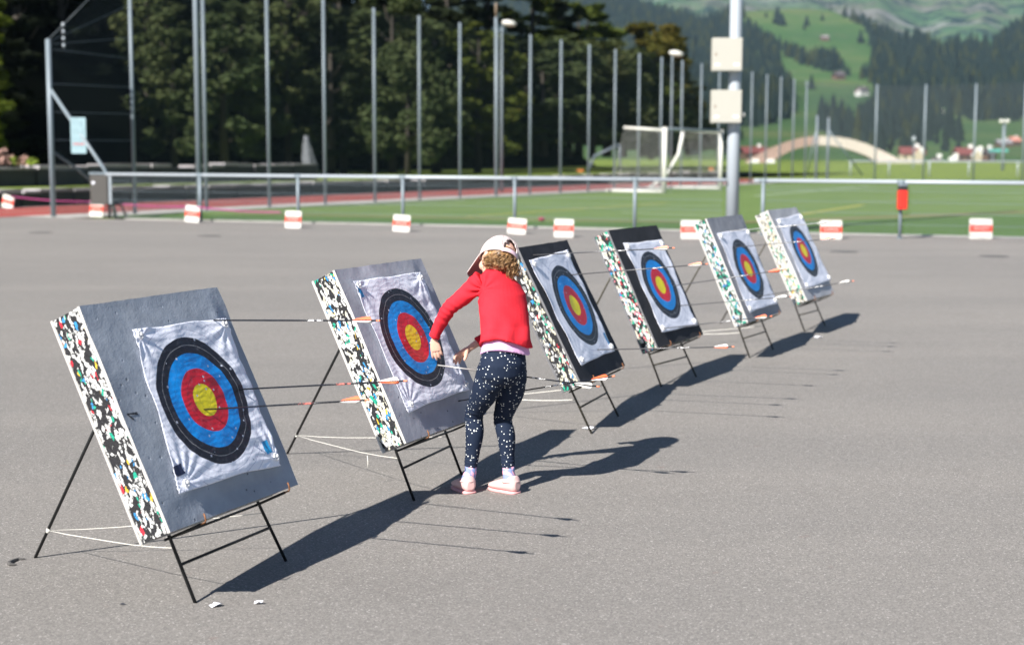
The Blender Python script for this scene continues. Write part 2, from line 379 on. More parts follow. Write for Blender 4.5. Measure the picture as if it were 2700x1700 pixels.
def vnoise(x, y, s=0):
    """cheap smooth 2-D noise, arrays in, roughly -1..1"""
    r = np.zeros_like(x, dtype=float); g = np.random.default_rng(100+s)
    for _ in range(7):
        a = g.uniform(0, 2*PI); f = g.uniform(.6, 1.5); p = g.uniform(0, 6.28)
        r += np.sin(f*(x*math.cos(a)+y*math.sin(a))+p+.8*np.sin(f*.7*(x*math.sin(a)-y*math.cos(a))+p*2))
    return r/4.0

# ------------------------------------------------------------------ ground
E0 = ground(0, 571); E1 = ground(550, 583); E2 = ground(2700, 628)
ed = (E2-E1).normalized(); EL_ = E1-ed*60; ER = E1+ed*60
g = MB(); g.add([(-9000, -40, -.03), (9000, -40, -.03), (9000, 400, -.03), (-9000, 400, -.03)], [(0, 1, 2, 3)]); tag(g.build('ground', M['grass']), kind='structure')
nrm = Vector((-ed.y, ed.x, 0))
if nrm.y < 0: nrm = -nrm
left_back = ground(-400, 571)
sheet('asphalt', [(-60, -25), (60, -25), (ER.x, ER.y), (E1.x, E1.y), (E0.x, E0.y), (E0.x-45, E0.y-1.5)], 0.0, M['asphalt'])
A0 = E1-ed*2.2; A1 = ER
kb = MB(); q = [A0, A1, A1+nrm*.12, A0+nrm*.12]
kb.loft([[Vector((p.x, p.y, -.02)) for p in q], [Vector((p.x, p.y, .022)) for p in q]]); tag(kb.build('kerb', M['concrete']), kind='structure')
# pitch, border, running track
FA = ground(150, 571.5); FB = ground(3000, 434.5)                      # foot line of the tall net fence
FD = (FB-FA).normalized(); FN = Vector((-FD.y, FD.x, 0))                # FN points away from the pitch (left)
P0 = A0+nrm*.12
sheet('turf_border', [(P0.x, P0.y), (A1.x+nrm.x*.12, A1.y+nrm.y*.12), (ER.x+60, ER.y+40), (60, 112), (FB.x-20, 112), (FA.x+FD.x*60, FA.y+FD.y*60), (FA.x+1, FA.y+.6)], -.004, M['turf_edge'])
L1a, L1b = ground(800, 567), ground(1850, 590)
def strip(name, a, b, wd, mat, z):
    d = (b-a).normalized(); n = Vector((-d.y, d.x, 0))*wd/2
    return sheet(name, [(p.x, p.y) for p in (a-n, b-n, b+n, a+n)], z, mat)
pa, pb = ground(620, 566), ground(2760, 566)
sheet('pitch', [(p.x, p.y) for p in (ground(470, 563), ground(1500, 587), ground(2050, 586), ground(2760, 566), Vector((62, 100, 0)), FA+FD*58-FN*1.0, FA+FD*3-FN*.5)], 0.0, M['turf'])
strip('brown_seam', ground(620, 563), ground(1900, 588), .34, M['line_brown'], .004)
strip('brown_seam', ground(1900, 588.6), ground(2720, 558), .45, M['line_brown'], .004)
for a, b, wd, mt in [((850, 546), (1230, 531), .14, 'line_white'), ((1990, 517), (2290, 492), .16, 'line_white'), ((1990, 503), (2310, 498), .14, 'line_white'),
                     ((1230, 572), (1760, 536), .18, 'line_yellow'), ((2112, 566), (2275, 541), .2, 'line_yellow'), ((1640, 561), (1925, 571), .12, 'line_white'),
                     ((1250, 534), (1900, 545), .12, 'line_white'), ((2250, 533), (2700, 523), .12, 'line_white')]:
    strip('pitch_line', ground(*a), ground(*b), wd, M[mt], .008)
G0 = FA-FD*14; G1 = FA+FD*62
def along(a, b, off0, off1, name, mat, z):
    sheet(name, [((a+FN*off0).x, (a+FN*off0).y), ((b+FN*off0).x, (b+FN*off0).y), ((b+FN*off1).x, (b+FN*off1).y), ((a+FN*off1).x, (a+FN*off1).y)], z, mat)
along(FA-FD*.5, G1, -.8, .85, 'concrete_strip', M['concrete'], .004)
along(G0, G1, .85, 5.0, 'running_track', M['track'], .004)
along(G0, G1, 5.0, 5.35, 'track_edging', M['track_dark'], .004)
along(G0, G1, 2.85, 2.93, 'track_line', M['line_white'], .008)
# grass terrace and wooded bank behind the stone walls
sheet('grass_terrace', [((FA+FN*6.7-FD*25).x, (FA+FN*6.7-FD*25).y), ((FA+FN*6.7+FD*95).x, (FA+FN*6.7+FD*95).y), ((FA+FN*40+FD*95).x, (FA+FN*40+FD*95).y), ((FA+FN*40-FD*25).x, (FA+FN*40-FD*25).y)], .47, M['grass'])
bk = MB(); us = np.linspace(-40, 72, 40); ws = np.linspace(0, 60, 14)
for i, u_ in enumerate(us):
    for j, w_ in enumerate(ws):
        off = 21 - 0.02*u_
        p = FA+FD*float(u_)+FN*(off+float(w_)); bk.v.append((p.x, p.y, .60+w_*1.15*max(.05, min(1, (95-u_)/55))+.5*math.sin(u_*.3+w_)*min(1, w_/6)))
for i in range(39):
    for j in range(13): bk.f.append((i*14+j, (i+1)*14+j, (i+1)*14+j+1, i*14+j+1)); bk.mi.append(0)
tag(bk.build('wooded_bank', M['shaded_soil'], smooth=True), kind='structure')

# small marks lying on the asphalt
for k, (x, y, lb) in enumerate([(107, 613, 'dark round drain cover in the asphalt near the left edge'), (553, 622, 'dark drain cover in the asphalt right of the second warning board'),
                     (2226, 664, 'dark drain cover in the asphalt behind the farthest target'), (2621, 676, 'dark drain cover in the asphalt at the far right')]):
    p = ground(x, y); mb = MB(); mb.loft([[Vector((r*math.cos(2*PI*j/20), r*math.sin(2*PI*j/20), z)) for j in range(20)] for r, z in ((.22, -.01), (.22, .004), (.19, .005))])
    o = mb.build('drain_cover', M['drain']); o.location = p; tag(o, lb, 'drain cover', 'drain covers in the asphalt')
def scrap(x, y, lb, s=.022, mat='scrap', sd=0):
    r_ = random.Random(sd); p = ground(x, y); mb = MB(); vs = []
    for j in range(9):
        t = 2*PI*j/9; rr = s*(.55+.6*r_.random()); vs.append((rr*math.cos(t)*1.3, rr*math.sin(t), .002+.012*r_.random()))
    vs.append((0, 0, .014)); mb.add(vs, [(j, (j+1) % 9, 9) for j in range(9)])
    top = mb.build('paper_scrap', M[mat]); m = top.modifiers.new('t', 'SOLIDIFY'); m.thickness = .0012; top.location = p
    tag(top, lb, 'paper scrap', 'paper scraps on the asphalt')
scrap(571, 1598, 'crumpled white paper scrap near the front foot of the nearest target', .019, sd=1)
scrap(681, 1592, 'tiny torn paper scrap right of the crumpled one on the asphalt', .012, sd=2)
scrap(1554, 1130, 'bright paper scrap at the front foot of the third target', .030, sd=3)
scrap(2158, 890, 'small white scrap on the asphalt between the two farthest shadows', .03, sd=4)
lf = MB(); lf.tube([ground(x, y)+Vector((0, 0, .004)) for x, y in ((66, 1475), (48, 1476), (32, 1482), (24, 1487), (28, 1491), (44, 1490))], [.003, .006, .008, .009, .008, .002], 6)  # thin dark curve lying flat on the asphalt
tag(lf.build('curved_mark', M['drain']), 'dark curved mark lying on the asphalt at the far left', 'wire')
lf = MB(); p = ground(323, 1594); lf.add([p+Vector((-.012, 0, .002)), p+Vector((0, .005, .008)), p+Vector((.013, .002, .002)), p+Vector((0, -.006, .004))], [(0, 1, 2), (0, 2, 3)])
tag(lf.build('dry_leaf', M['ink']), 'tiny dark leaf on the asphalt left of the nearest front foot', 'leaf')

# ------------------------------------------------------------------ archery targets
# front-bottom-centre x, y, yaw, lean, ring centre u, v, width, height, depth, ring radius, bottom height
Q = [(-.956213, 5.20901, -.40978, .443096, .0222168, .393096, .796743, .805947, .134933, .237659, .28352),
     (-.284039, 6.72981, -.423492, .444296, -.0246334, .435598, .803625, .806183, .129519, .239612, .288587),
     (.519179, 8.41954, -.375424, .472129, .0138627, .42155, .789236, .812792, .122758, .245688, .286319),
     (1.11408, 9.88661, -.485245, .45036, .0215978, .392281, .809442, .814481, .116847, .239827, .296858),
     (1.90569, 11.3395, -.475572, .422581, .00458463, .384392, .805541, .820265, .111012, .240971, .298312),
     (2.63866, 12.8907, -.479929, .449619, .0388792, .421242, .809122, .826142, .120301, .243583, .307131)]
FEET = [((515, 1588.7), (754, 1478.4), (92.8, 1469.6)), ((1092.1, 1319.6), (1170, 1262), (757, 1196)), ((1560, 1142.7), (1630.4, 1097.4), None),
        ((1743.9, 1018.8), (1835.8, 993.3), None), ((1976.7, 942.6), (2038.6, 921.5), None), ((2121.6, 873.5), (2175.4, 858.7), None)]
PAPER = [[(335.4, 873.2), (584, 840.6), (730, 1228), (467.5, 1303.6)], [(919.8, 743.5), (1099.8, 720.3), (1228.4, 1031.5), (1070, 1089.1)],
         [(1391, 687.6), (1490.6, 661), (1615, 928), (1528, 966)], [(1639.6, 643), (1740, 633.5), (1835, 859.3), (1741.6, 879.2)],
         [(1887.3, 615.6), (1966.2, 604.5), (2045, 802.5), (1971.7, 826)], [(2043.8, 579.6), (2107.5, 565.7), (2187.8, 741.6), (2122.7, 763.2)]]
NM = ['nearest', 'second', 'third', 'fourth', 'fifth', 'farthest']
DESC = ['blue grey foam target block with black and white flaked side, nearest to the camera',
        'grey foam target block with cream flaked side that the child is leaning over',
        'black fronted foam target block right behind the child in the red sweater',
        'black fronted foam target block with pink and green flakes in its side',
        'grey fronted foam target block with many green flakes in its side, fifth in the row',
        'pale foam target block with mostly cream side, farthest away in the row']
FDESC = ['creased printed target face on the nearest grey foam block, pierced by three arrows', 'wrinkled target face with white arrow that the child reaches for', 'smooth bluish target face on the black block just behind the child',
         'target face on the black block with pink flecked side', 'target face on the grey block with green flecked side', 'target face on the pale farthest foam block']
SDESC = ['black iron stand under the nearest foam block', 'iron stand beside the legs of the child', 'thin iron stand under the first black fronted block', 'thin iron stand under the block with pink and green flakes',
         'thin iron stand under the grey block with green flakes', 'thin iron stand under the farthest pale block']
FR = []
def smooth(a, b, x):
    t = np.clip((x-a)/(b-a), 0, 1); return t*t*(3-2*t)
for i, q in enumerate(Q):
    x, y, yaw, al, cu, cv, W, H, D, R, bh = q
    nh = Vector((math.cos(yaw), math.sin(yaw), 0)); v = Vector((-nh.x*math.sin(al), -nh.y*math.sin(al), math.cos(al)))
    n = Vector((nh.x*math.cos(al), nh.y*math.cos(al), math.sin(al))); u = v.cross(n)
    O = Vector((x, y, bh)); Mx = Matrix(((u.x, v.x, n.x, x), (u.y, v.y, n.y, y), (u.z, v.z, n.z, bh), (0, 0, 0, 1)))
    FR.append(dict(O=O, u=u, v=v, n=n, nh=nh, M=Mx, W=W, H=H, D=D, Mi=Mx.inverted(), cu=cu, cv=cv, R=R))
def onface(i, X, Y):
    f = FR[i]; d = ray(X, Y); t = ((f['O']-EYE).dot(f['n']))/d.dot(f['n']); return f['Mi'] @ (EYE+d*t)
for i, f in enumerate(FR):
    W, H, D = f['W'], f['H'], f['D']; pc = [onface(i, *p) for p in PAPER[i]]; f['pc'] = pc
    xr = (pc[1].x+pc[2].x)/2; xl = (pc[0].x+pc[3].x)/2; yt = (pc[0].y+pc[1].y)/2; yb = (pc[2].y+pc[3].y)/2
    amp = [.017, .017, .006, .006, .010, .008][i]; sd = i*9
    def bulge(X, Y, xl=xl, xr=xr, yt=yt, yb=yb, amp=amp, W=W, H=H, sd=sd):
        b = smooth(-W/2-.02, xl+.22, X)*(1-smooth(xr-.03, xr+.045, X))*(1-smooth(yt-.10, H+.02, Y))*smooth(yb-.05, yb+.03, Y)
        return amp*b+.0016*vnoise(X*16, Y*16, sd)+.0008*vnoise(X*45, Y*45, sd+1)
    f['bulge'] = bulge
    root = empty('foam_target_block', None, DESC[i], 'archery target', 'foam archery targets in a row', mat=f['M'])
    # core with a slightly ragged cut side
    co = MB(); ny, nz = 60, 9; ins = .004
    z0, z1 = -D+.011, -.011; rings = []
    for a in range(ny+1):
        yy = .003+(H-.006)*a/ny; ring = []
        for b in range(nz+1):
            zz = z0+(z1-z0)*b/nz; ring.append((-W/2+ins+.0025*math.sin(yy*71+b*2.1+i)+.002*math.sin(yy*190+b*3.3), yy, zz))
        for b in range(nz, -1, -1):
            zz = z0+(z1-z0)*b/nz; ring.append((W/2-ins+.0025*math.sin(yy*63+b*1.7+i), yy, zz))
        rings.append(ring)
    co.loft(rings); core = co.build('flaked_foam_core', mat_flakes('flaked_foam_%s' % NM[i], i*3.1, FL[i], 66), root, True)
    autosmooth(core, 50)
    dark = i in (2, 3)
    sm = mat_sheet('foam_sheet_%s' % NM[i], SHEETC[i], dark, i*1.3); em = M['foam_edge_dark'] if dark else M['foam_edge']
    # front sheet: bulging grid with thickness
    nx, nyy = (90, 90) if i < 2 else (50, 50)
    gx, gy = np.meshgrid(np.linspace(-W/2, W/2, nx), np.linspace(0, H, nyy))
    gz = bulge(gx, gy)
    ragx = .0022*vnoise(gy*22, gy*3, i+40); gxx = gx+np.where(gx > W/2-1e-6, -abs(ragx), 0)+np.where(gx < -W/2+1e-6, abs(ragx), 0)
    gyy = gy+np.where(gy > H-1e-6, -.002*abs(vnoise(gx*25, gx*2, i+41)), 0)
    fs = MB(); fs.v = [(float(a), float(b), float(c)) for a, b, c in zip(gxx.ravel(), gyy.ravel(), gz.ravel())]
    for a in range(nyy-1):
        for b in range(nx-1): k = a*nx+b; fs.f.append((k, k+1, k+nx+1, k+nx)); fs.mi.append(0)
    rim = list(range(nx))+[a*nx+nx-1 for a in range(1, nyy)]+[(nyy-1)*nx+b for b in range(nx-2, -1, -1)]+[a*nx for a in range(nyy-2, 0, -1)]
    b0 = len(fs.v); fs.v += [(fs.v[k][0], fs.v[k][1], -.0115) for k in rim]; m = len(rim)
    for k in range(m): fs.f.append((rim[k], b0+k, b0+(k+1) % m, rim[(k+1) % m])); fs.mi.append(1)
    fs.f.append(tuple(range(b0, b0+m))); fs.mi.append(1)
    autosmooth(fs.build('front_sheet', [sm, em], root), 40)
    bs = MB(); bs.box((-W/2, 0, -D), (W/2, H, -D+.0115), 0)
    bs.v = [tuple(p) for p in bs.v]; ob = bs.build('back_sheet', em, root); bevel(ob, .002)
    # stand
    t = empty('target_stand', None, SDESC[i], 'stand', 'iron stands under the targets', mat=Matrix.Translation(Vector((f['O'].x, f['O'].y, 0))))
    off = Vector((f['O'].x, f['O'].y, 0)); Mx = f['M']; rod = M['black_rod'] if i < 2 else M['rod_worn']
    zb = -D-.016; rr = .0062
    FLp, FRp = ground(*FEET[i][0]), ground(*FEET[i][1])
    if i == 1: FRp = FLp+(FR[0]['u']*.5).lerp(Vector((.18, .52, 0)), .5); FRp.z = 0; FRp = Vector((FLp.x+.19, FLp.y+.545, 0))
    TL = Mx @ Vector((-.21, .62, zb)); TR = Mx @ Vector((.27, .62, zb)); AP = Mx @ Vector((.03, .70, zb-.01))
    def legm(a, b): mb = MB(); mb.tube([a-off, b-off], rr, 8); return mb.build('leg', rod, t, True)
    legm(FLp, TL); legm(FRp, TR)
    if FEET[i][2]: BK_ = ground(*FEET[i][2])
    else: BK_ = (FLp+FRp)/2-f['nh']*.86+(FRp-FLp).normalized()*(-.03)
    legm(BK_, AP); f['BK'] = BK_; f['AP'] = AP; f['FLp'] = FLp; f['FRp'] = FRp; f['TL'] = TL; f['TR'] = TR
    lerp = lambda a, b, k: a+(b-a)*k
    kx = .175 if i else .16; ca, cb = lerp(FLp, TL, kx), lerp(FRp, TR, kx)
    bar = MB(); bar.tube([ca-off, cb-off], rr*.9, 8)
    bar.build('crossbar', rod, t, True)
    tb = MB(); tb.tube([TL-off, AP-off, TR-off], rr, 8); tb.build('top_bar', rod, t, True)
    sh = MB(); y0 = -.010
    pts = [Vector((-.25, y0, zb)), Vector((.31, y0, zb))]; sh.tube([Mx @ p-off for p in pts], .005, 8)
    for xx in (-.22, .31):
        sh.tube([Mx @ Vector((xx, y0, zb))-off, Mx @ Vector((xx, y0, -.01))-off], .005, 8)
    sh.build('shelf', rod, t, True)
    for xx in (-.22, .31):
        hk = MB(); hk.tube([Mx @ Vector(p)-off for p in ((xx, y0, -.02), (xx, y0, .010), (xx, y0+.004, .014), (xx+.002, .008, .016), (xx+.003, .020, .0155))], [.003, .0034, .0034, .0032, .0026], 8)
        hk.build('hook', M['rust'], t, True)
    # paper face
    cx, cy = f['cu'], f['cv']
    fo = empty('paper_target', None, FDESC[i], 'paper target', 'printed target faces on the foam blocks', mat=f['M'])
    nq = 120 if i < 2 else 70
    A = np.linspace(0, 1, nq); S, T = np.meshgrid(A, A)
    P = [np.array((p.x, p.y)) for p in pc]                       # TL TR BR BL
    px = (1-S)*(1-T)*P[0][0]+S*(1-T)*P[1][0]+S*T*P[2][0]+(1-S)*T*P[3][0]
    py = (1-S)*(1-T)*P[0][1]+S*(1-T)*P[1][1]+S*T*P[2][1]+(1-S)*T*P[3][1]
    e_ = 4*S*(1-S)*4*T*(1-T)
    ripx, ripy = .006*vnoise(T*9, T*3, i+60), .005*vnoise(S*9, S*2, i+70)
    px = px+np.where(S < .5, 1, -1)*(.006*4*T*(1-T))*(np.abs(2*S-1)**3)+ripx*(np.abs(2*S-1)**6)
    py = py-np.where(T < .5, 1, -1)*(.004*4*S*(1-S))*(np.abs(2*T-1)**3)+ripy*(np.abs(2*T-1)**6)
    wr = np.zeros_like(S); pw = [.0026, .0022, .0012, .0018, .0018, .0016][i]
    for ci, (a0, b0_) in enumerate(((0, 0), (1, 0), (1, 1), (0, 1))):                  # folds radiating from the pins
        dx, dy = S-(.06 if a0 == 0 else .94), T-(.05 if b0_ == 0 else .95); rr_ = np.hypot(dx, dy)+1e-3; th = np.arctan2(dy, dx)
        wr += np.sin(th*(9+ci*2)+i+ci*2+3*rr_)*np.exp(-rr_/.22)*smooth(.0, .06, rr_)
    k1 = vnoise(px*13+py*6, py*13, i+80); wr += .9*(1-np.abs(k1)*2.2)*.5+.5*vnoise(px*34, py*30, i+81)+.25*vnoise(px*70, py*90, i+82)
    wr += .55*np.sin(py*95+3*vnoise(px*7, py*7, i+83))*smooth(.45, .9, S)*(1 if i < 2 else .4)
    flat = .35+.65*smooth(.0, .55, np.abs(np.hypot(px-cx, py-cy)/f['R']-.0))
    pz = bulge(px, py)+.0045+pw*(wr+1.0)*flat+.006*(np.abs(2*S-1)**10)*(.5+.5*np.sin(T*17+i))+.005*(np.abs(2*T-1)**10)*(.5+.5*np.sin(S*15+i*2))
    f['pz'] = lambda X, Y, f=f: float(f['bulge'](np.array(X), np.array(Y)))+.008
    pm = MB(); pm.v = [(float(a), float(b), float(c)) for a, b, c in zip(px.ravel(), py.ravel(), pz.ravel())]
    r_ = random.Random(i); drop = set()
    for a in range(nq-1):
        for b in range(nq-1):
            k = a*nq+b; pm.f.append((k, k+nq, k+nq+1, k+1)); pm.mi.append(0)
    po = pm.build('paper_sheet', mat_face(i, cx, cy, f['R']), fo, True)
    mo = po.modifiers.new('t', 'SOLIDIFY'); mo.thickness = .0008; mo.offset = 0
    for ci, (a0, b0_) in enumerate(((.055, .045), (.945, .05), (.95, .95), (.06, .955))):
        X = float((1-a0)*(1-b0_)*P[0][0]+a0*(1-b0_)*P[1][0]+a0*b0_*P[2][0]+(1-a0)*b0_*P[3][0]); Y = float((1-a0)*(1-b0_)*P[0][1]+a0*(1-b0_)*P[1][1]+a0*b0_*P[2][1]+(1-a0)*b0_*P[3][1])
        Z = f['pz'](X, Y)+.004; pn = MB()
        rad = .0125 if i < 3 else .015
        pn.tube([(X+rad*math.cos(2*PI*j/14), Y+rad*math.sin(2*PI*j/14), Z+.004) for j in range(15)], .0034 if i < 2 else .006, 6)
        pn.tube([(X, Y, Z-.02), (X+.003, Y+.002, Z+.012)], [.003, .006], 8)
        pn.build('pin', M['clear_pin'], fo, True)
    def label(x0, y0, w_, h_, mat, ang=0, nm='printed_label'):
        mb = MB(); ca_, sa = math.cos(ang), math.sin(ang); N = 7; vs = []
        for a in range(N):
            for b in range(N):
                lx, ly = (b/(N-1)-.5)*w_, (a/(N-1)-.5)*h_; X, Y = x0+lx*ca_-ly*sa, y0+lx*sa+ly*ca_
                j = min(range(0, nq*nq, 1), key=lambda k: 0) if False else None
                ss = np.argmin((px-X)**2+(py-Y)**2); vs.append((X, Y, float(pz.ravel()[ss])+.0022))
        mb.add(vs, [(a*N+b, a*N+b+1, (a+1)*N+b+1, (a+1)*N+b) for a in range(N-1) for b in range(N-1)]); return mb.build(nm, mat, fo, True)
    if i == 0:
        label(P[2][0]-.055, P[2][1]+.075, .034, .05, M['label_blue'], .1); label(P[3][0]+.035, P[3][1]+.075, .045, .038, M['label_dark'], .1)
    if i == 1: label(P[0][0]+.03, P[0][1]-.055, .024, .055, M['label_blue'], .12)
    if i == 2: label(P[2][0]-.035, P[2][1]+.085, .018, .075, M['label_blue'], .1)
    if i == 1: label(P[2][0]-.03, P[2][1]+.05, .02, .02, M['scrap'], .4)
# handwritten number on the nearest block
nb = MB(); a, b, c = (onface(0, 100+890/3.79, 740+1332/3.79), onface(0, 100+990/3.79, 740+1326/3.79), onface(0, 100+958/3.79, 740+1388/3.79))
bz = lambda p: (p.x, p.y, float(FR[0]['bulge'](np.array(p.x), np.array(p.y)))+.0015)
for p_, q_, wa, wb in ((a, b, .002, .005), (a, c, .0025, .004)):
    p_, q_ = Vector(bz(p_)), Vector(bz(q_)); sd_ = Vector((-(q_-p_).y, (q_-p_).x, 0)).normalized(); nb.add([p_-sd_*wa, q_-sd_*wb, q_+sd_*wb, p_+sd_*wa], [(0, 1, 2, 3)])
nb.build('marker_number', M['ink'], [o for o in bpy.data.objects if o.name == 'foam_target_block'][0], True)
# cords tying the back legs to the front
def cord(pts, lb, r=.0018):
    mb = MB(); P_ = []
    for a, b in zip(pts[:-1], pts[1:]):
        for k in range(6):
            t_ = k/6; p = a.lerp(b, t_); P_.append(p+Vector((0, 0, -.012*math.sin(PI*t_)*min(1, (b-a).length)+.002*math.sin(k*5))))
    P_.append(pts[-1]); mb.tube(P_, r, 5); return tag(mb.build('cord', M['string'], None, True), lb, 'cord', 'white cords tying the stand legs')
LBL = ['white cord from the rear leg to the front legs of the nearest stand', 'white cord with a hanging end behind the second stand', 'white cord behind the third stand near the child', None, 'pale cord behind the grey block with green flakes']
for i in (0, 1, 2, 4):
    f = FR[i]; k = .13; b = f['BK']+(f['AP']-f['BK'])*k
    fl = f['FLp']+(f['TL']-f['FLp'])*.23; fr = f['FRp']+(f['TR']-f['FRp'])*.23
    o = cord([fl, b, fr], LBL[i], .0014 if i < 2 else .0022)
    tie = MB(); tie.tube([b+Vector((0, 0, -.008)), b+Vector((.004, 0, .008))], .008, 6); tie.build('knot', M['string'], o, True)
    if i == 1:
        hg = b+(fl-b)*.72+Vector((0, 0, -.02)); m_ = MB(); m_.tube([hg, hg+Vector((.003, 0, -.03)), hg+Vector((0, .004, -.06))], .002, 5); m_.build('loose_end', M['string'], o, True)

# ------------------------------------------------------------------ arrows
def arrow(entry, nock, lb, vanes=('vane_o', 'vane_w', 'vane_w'), shaft='carbon', pr='print_w', roll=0, split=None):
    d = (nock-entry); L = d.length; z = d.normalized(); x = z.cross(Vector((0, 0, 1))).normalized(); y = z.cross(x)*-1
    y = x.cross(z)*-1; y = z.cross(x)
    if y.z < 0: y = -y; x = -x
    Mx = Matrix(((x.x, y.x, z.x, entry.x), (x.y, y.y, z.y, entry.y), (x.z, y.z, z.z, entry.z), (0, 0, 0, 1)))
    t = empty('arrow', None, lb, 'arrow', 'arrows stuck in the targets', mat=Mx); r = .0031
    mb = MB()
    if split: mb.tube([(0, 0, split), (0, 0, L-.014)], r, 10)
    else: mb.tube([(0, 0, -.05), (0, 0, L-.014)], r, 10)
    mb.build('shaft', M[shaft], t, True)
    if split: mb = MB(); mb.tube([(0, 0, -.05), (0, 0, split)], r*1.15, 10); mb.build('glint_shaft_front', M['alu'], t, True)  # pale front section stands in for the sun's glint on the shaft
    mb = MB(); mb.tube([(0, 0, L-.016), (0, 0, L-.010), (0, 0, L-.001), (0, 0, L)], [r*.8, r*1.15, r*1.1, r*.7], 10); mb.build('nock', M['nock'], t, True)
    mb = MB(); mb.tube([(0, 0, L*.62-.02), (0, 0, L*.62+.045)], r*1.04, 10, cap=False); mb.build('shaft_print', M[pr], t, True)
    v0 = L-.118; v1 = L-.034; h = .0155
    for k, c in enumerate(vanes):
        a = roll+k*2*PI/3; ca, sa = math.cos(a), math.sin(a); prof = []
        for s_ in range(11):
            tt = s_/10; hh = h*(tt**.75)*(1-max(0, (tt-.82)/.18)**2.2*.9); prof.append((v0+(v1-v0)*tt, r*.7+hh))
        vs = []
        for sgn in (-1, 1):
            for zz, rr_ in prof: vs.append((sa*rr_-ca*sgn*.0006, ca*rr_+sa*sgn*.0006, zz))
            for zz, rr_ in prof: vs.append((sa*r*.6-ca*sgn*.0006, ca*r*.6+sa*sgn*.0006, zz))
        fs = []
        for o_ in (0, 22):
            fs += [(o_+j, o_+j+1, o_+12+j, o_+11+j) for j in range(10)]
        fs += [(j, j+1, 22+j+1, 22+j) for j in range(10)]+[(10, 21, 43, 32), (0, 11, 33, 22)]
        m_ = MB(); m_.add(vs, fs); m_.build('vane', M[c], t)
    return t
def shot(i, e, nk, lb, L=.735, nkp=None, **kw):
    f = FR[i]; p = onface(i, *e); p = Vector((p.x, p.y, f['pz'](p.x, p.y)-.004)); E_ = f['M'] @ p
    d = ray(*nk).normalized(); ex = Vector((.88, -.465, .085)).normalized() if i < 2 else (f['nh']+Vector((0, 0, .06))).normalized()
    tgt = E_+ex*L; t = (tgt-EYE).dot(d); b = EYE+d*t                      # closest point on the sight line to the expected nock
    return arrow(E_, nkp or b, lb, **kw)
z2 = lambda x, y: (750+x/1.944, 620+y/1.944)
z3 = lambda x, y: (1350+x*.4486, 520+y*.4486)
z7 = lambda x, y: (1800+x*.277, 520+y*.277)
arrow(FR[0]['M'] @ Vector((onface(0, 551.5, 845.4).x, onface(0, 551.5, 845.4).y, .004)), Vector((-.457, 5.213, .940)), 'black arrow in the upper right corner of the nearest face, orange and white vanes', ('vane_o', 'vane_w', 'vane_w'), roll=.25)
shot(0, (617, 1032), (1074, 1003.5), 'black arrow at the right black ring of the nearest face', vanes=('vane_w', 'vane_o', 'vane_o'), pr='print_r', roll=.2)
shot(0, (526, 1085), (973, 1054), 'black arrow in the yellow centre of the nearest face', vanes=('vane_o', 'vane_w', 'vane_w'), pr='print_r', roll=.3)
shot(1, (1143, 967), (1581, 1019), 'arrow with sun glint painted on its front and white vanes passing behind the child', nkp=at(1581, 1019, 6.60), vanes=('vane_w', 'vane_w', 'vane_w'), roll=.9, split=.22)
shot(1, (1207, 1058), (1619, 990.5), 'black arrow with orange vanes low on the face, passing behind the child', nkp=Vector((.453, 6.587, .547)), vanes=('vane_o', 'vane_o', 'vane_w'), roll=-.15)
shot(2, z3(125, 342), z3(957, 298), 'grey arrow above the paper of the third block, orange vane uppermost', shaft='grey_shaft', vanes=('vane_o', 'vane_w', 'vane_w'), roll=.3)
shot(2, z3(340, 460), z3(1152, 392), 'grey arrow in the black ring of the third face', shaft='grey_shaft', vanes=('vane_o', 'vane_w', 'vane_w'), roll=.3)
shot(2, z3(490, 900), z3(1307, 878), 'grey arrow low on the third face with white upper vane', shaft='grey_shaft', vanes=('vane_w', 'vane_o', 'vane_o'), roll=.15)
shot(3, z3(935, 525), z3(1605, 425), 'dark arrow at the right of the fourth face with all orange vanes', shaft='grey_shaft', vanes=('vane_o', 'vane_o', 'vane_o'), roll=.3)
shot(3, z3(980, 640), z3(1645, 583), 'dark arrow lower on the fourth face with white vanes', shaft='grey_shaft', vanes=('vane_w', 'vane_w', 'vane_w'), roll=.5)
shot(3, z3(870, 775), z3(1530, 698), 'dark arrow at the bottom of the fourth paper, orange over white vanes', shaft='grey_shaft', vanes=('vane_o', 'vane_w', 'vane_w'), roll=.2)
shot(4, z7(450, 327), z7(1420, 236), 'thin pale arrow above the rings of the fifth face with long white vanes', shaft='alu', vanes=('vane_w', 'vane_w', 'vane_w'), roll=.8)
shot(4, z7(470, 485), z7(1455, 392), 'thin arrow in the upper black ring of the fifth face with orange vane', shaft='grey_shaft', vanes=('vane_o', 'vane_w', 'vane_w'), roll=.3)
shot(4, z7(700, 950), z7(1632, 795), 'thin arrow low on the fifth face with white vanes right of the farthest block', shaft='grey_shaft', vanes=('vane_w', 'vane_w', 'vane_w'), roll=.5)

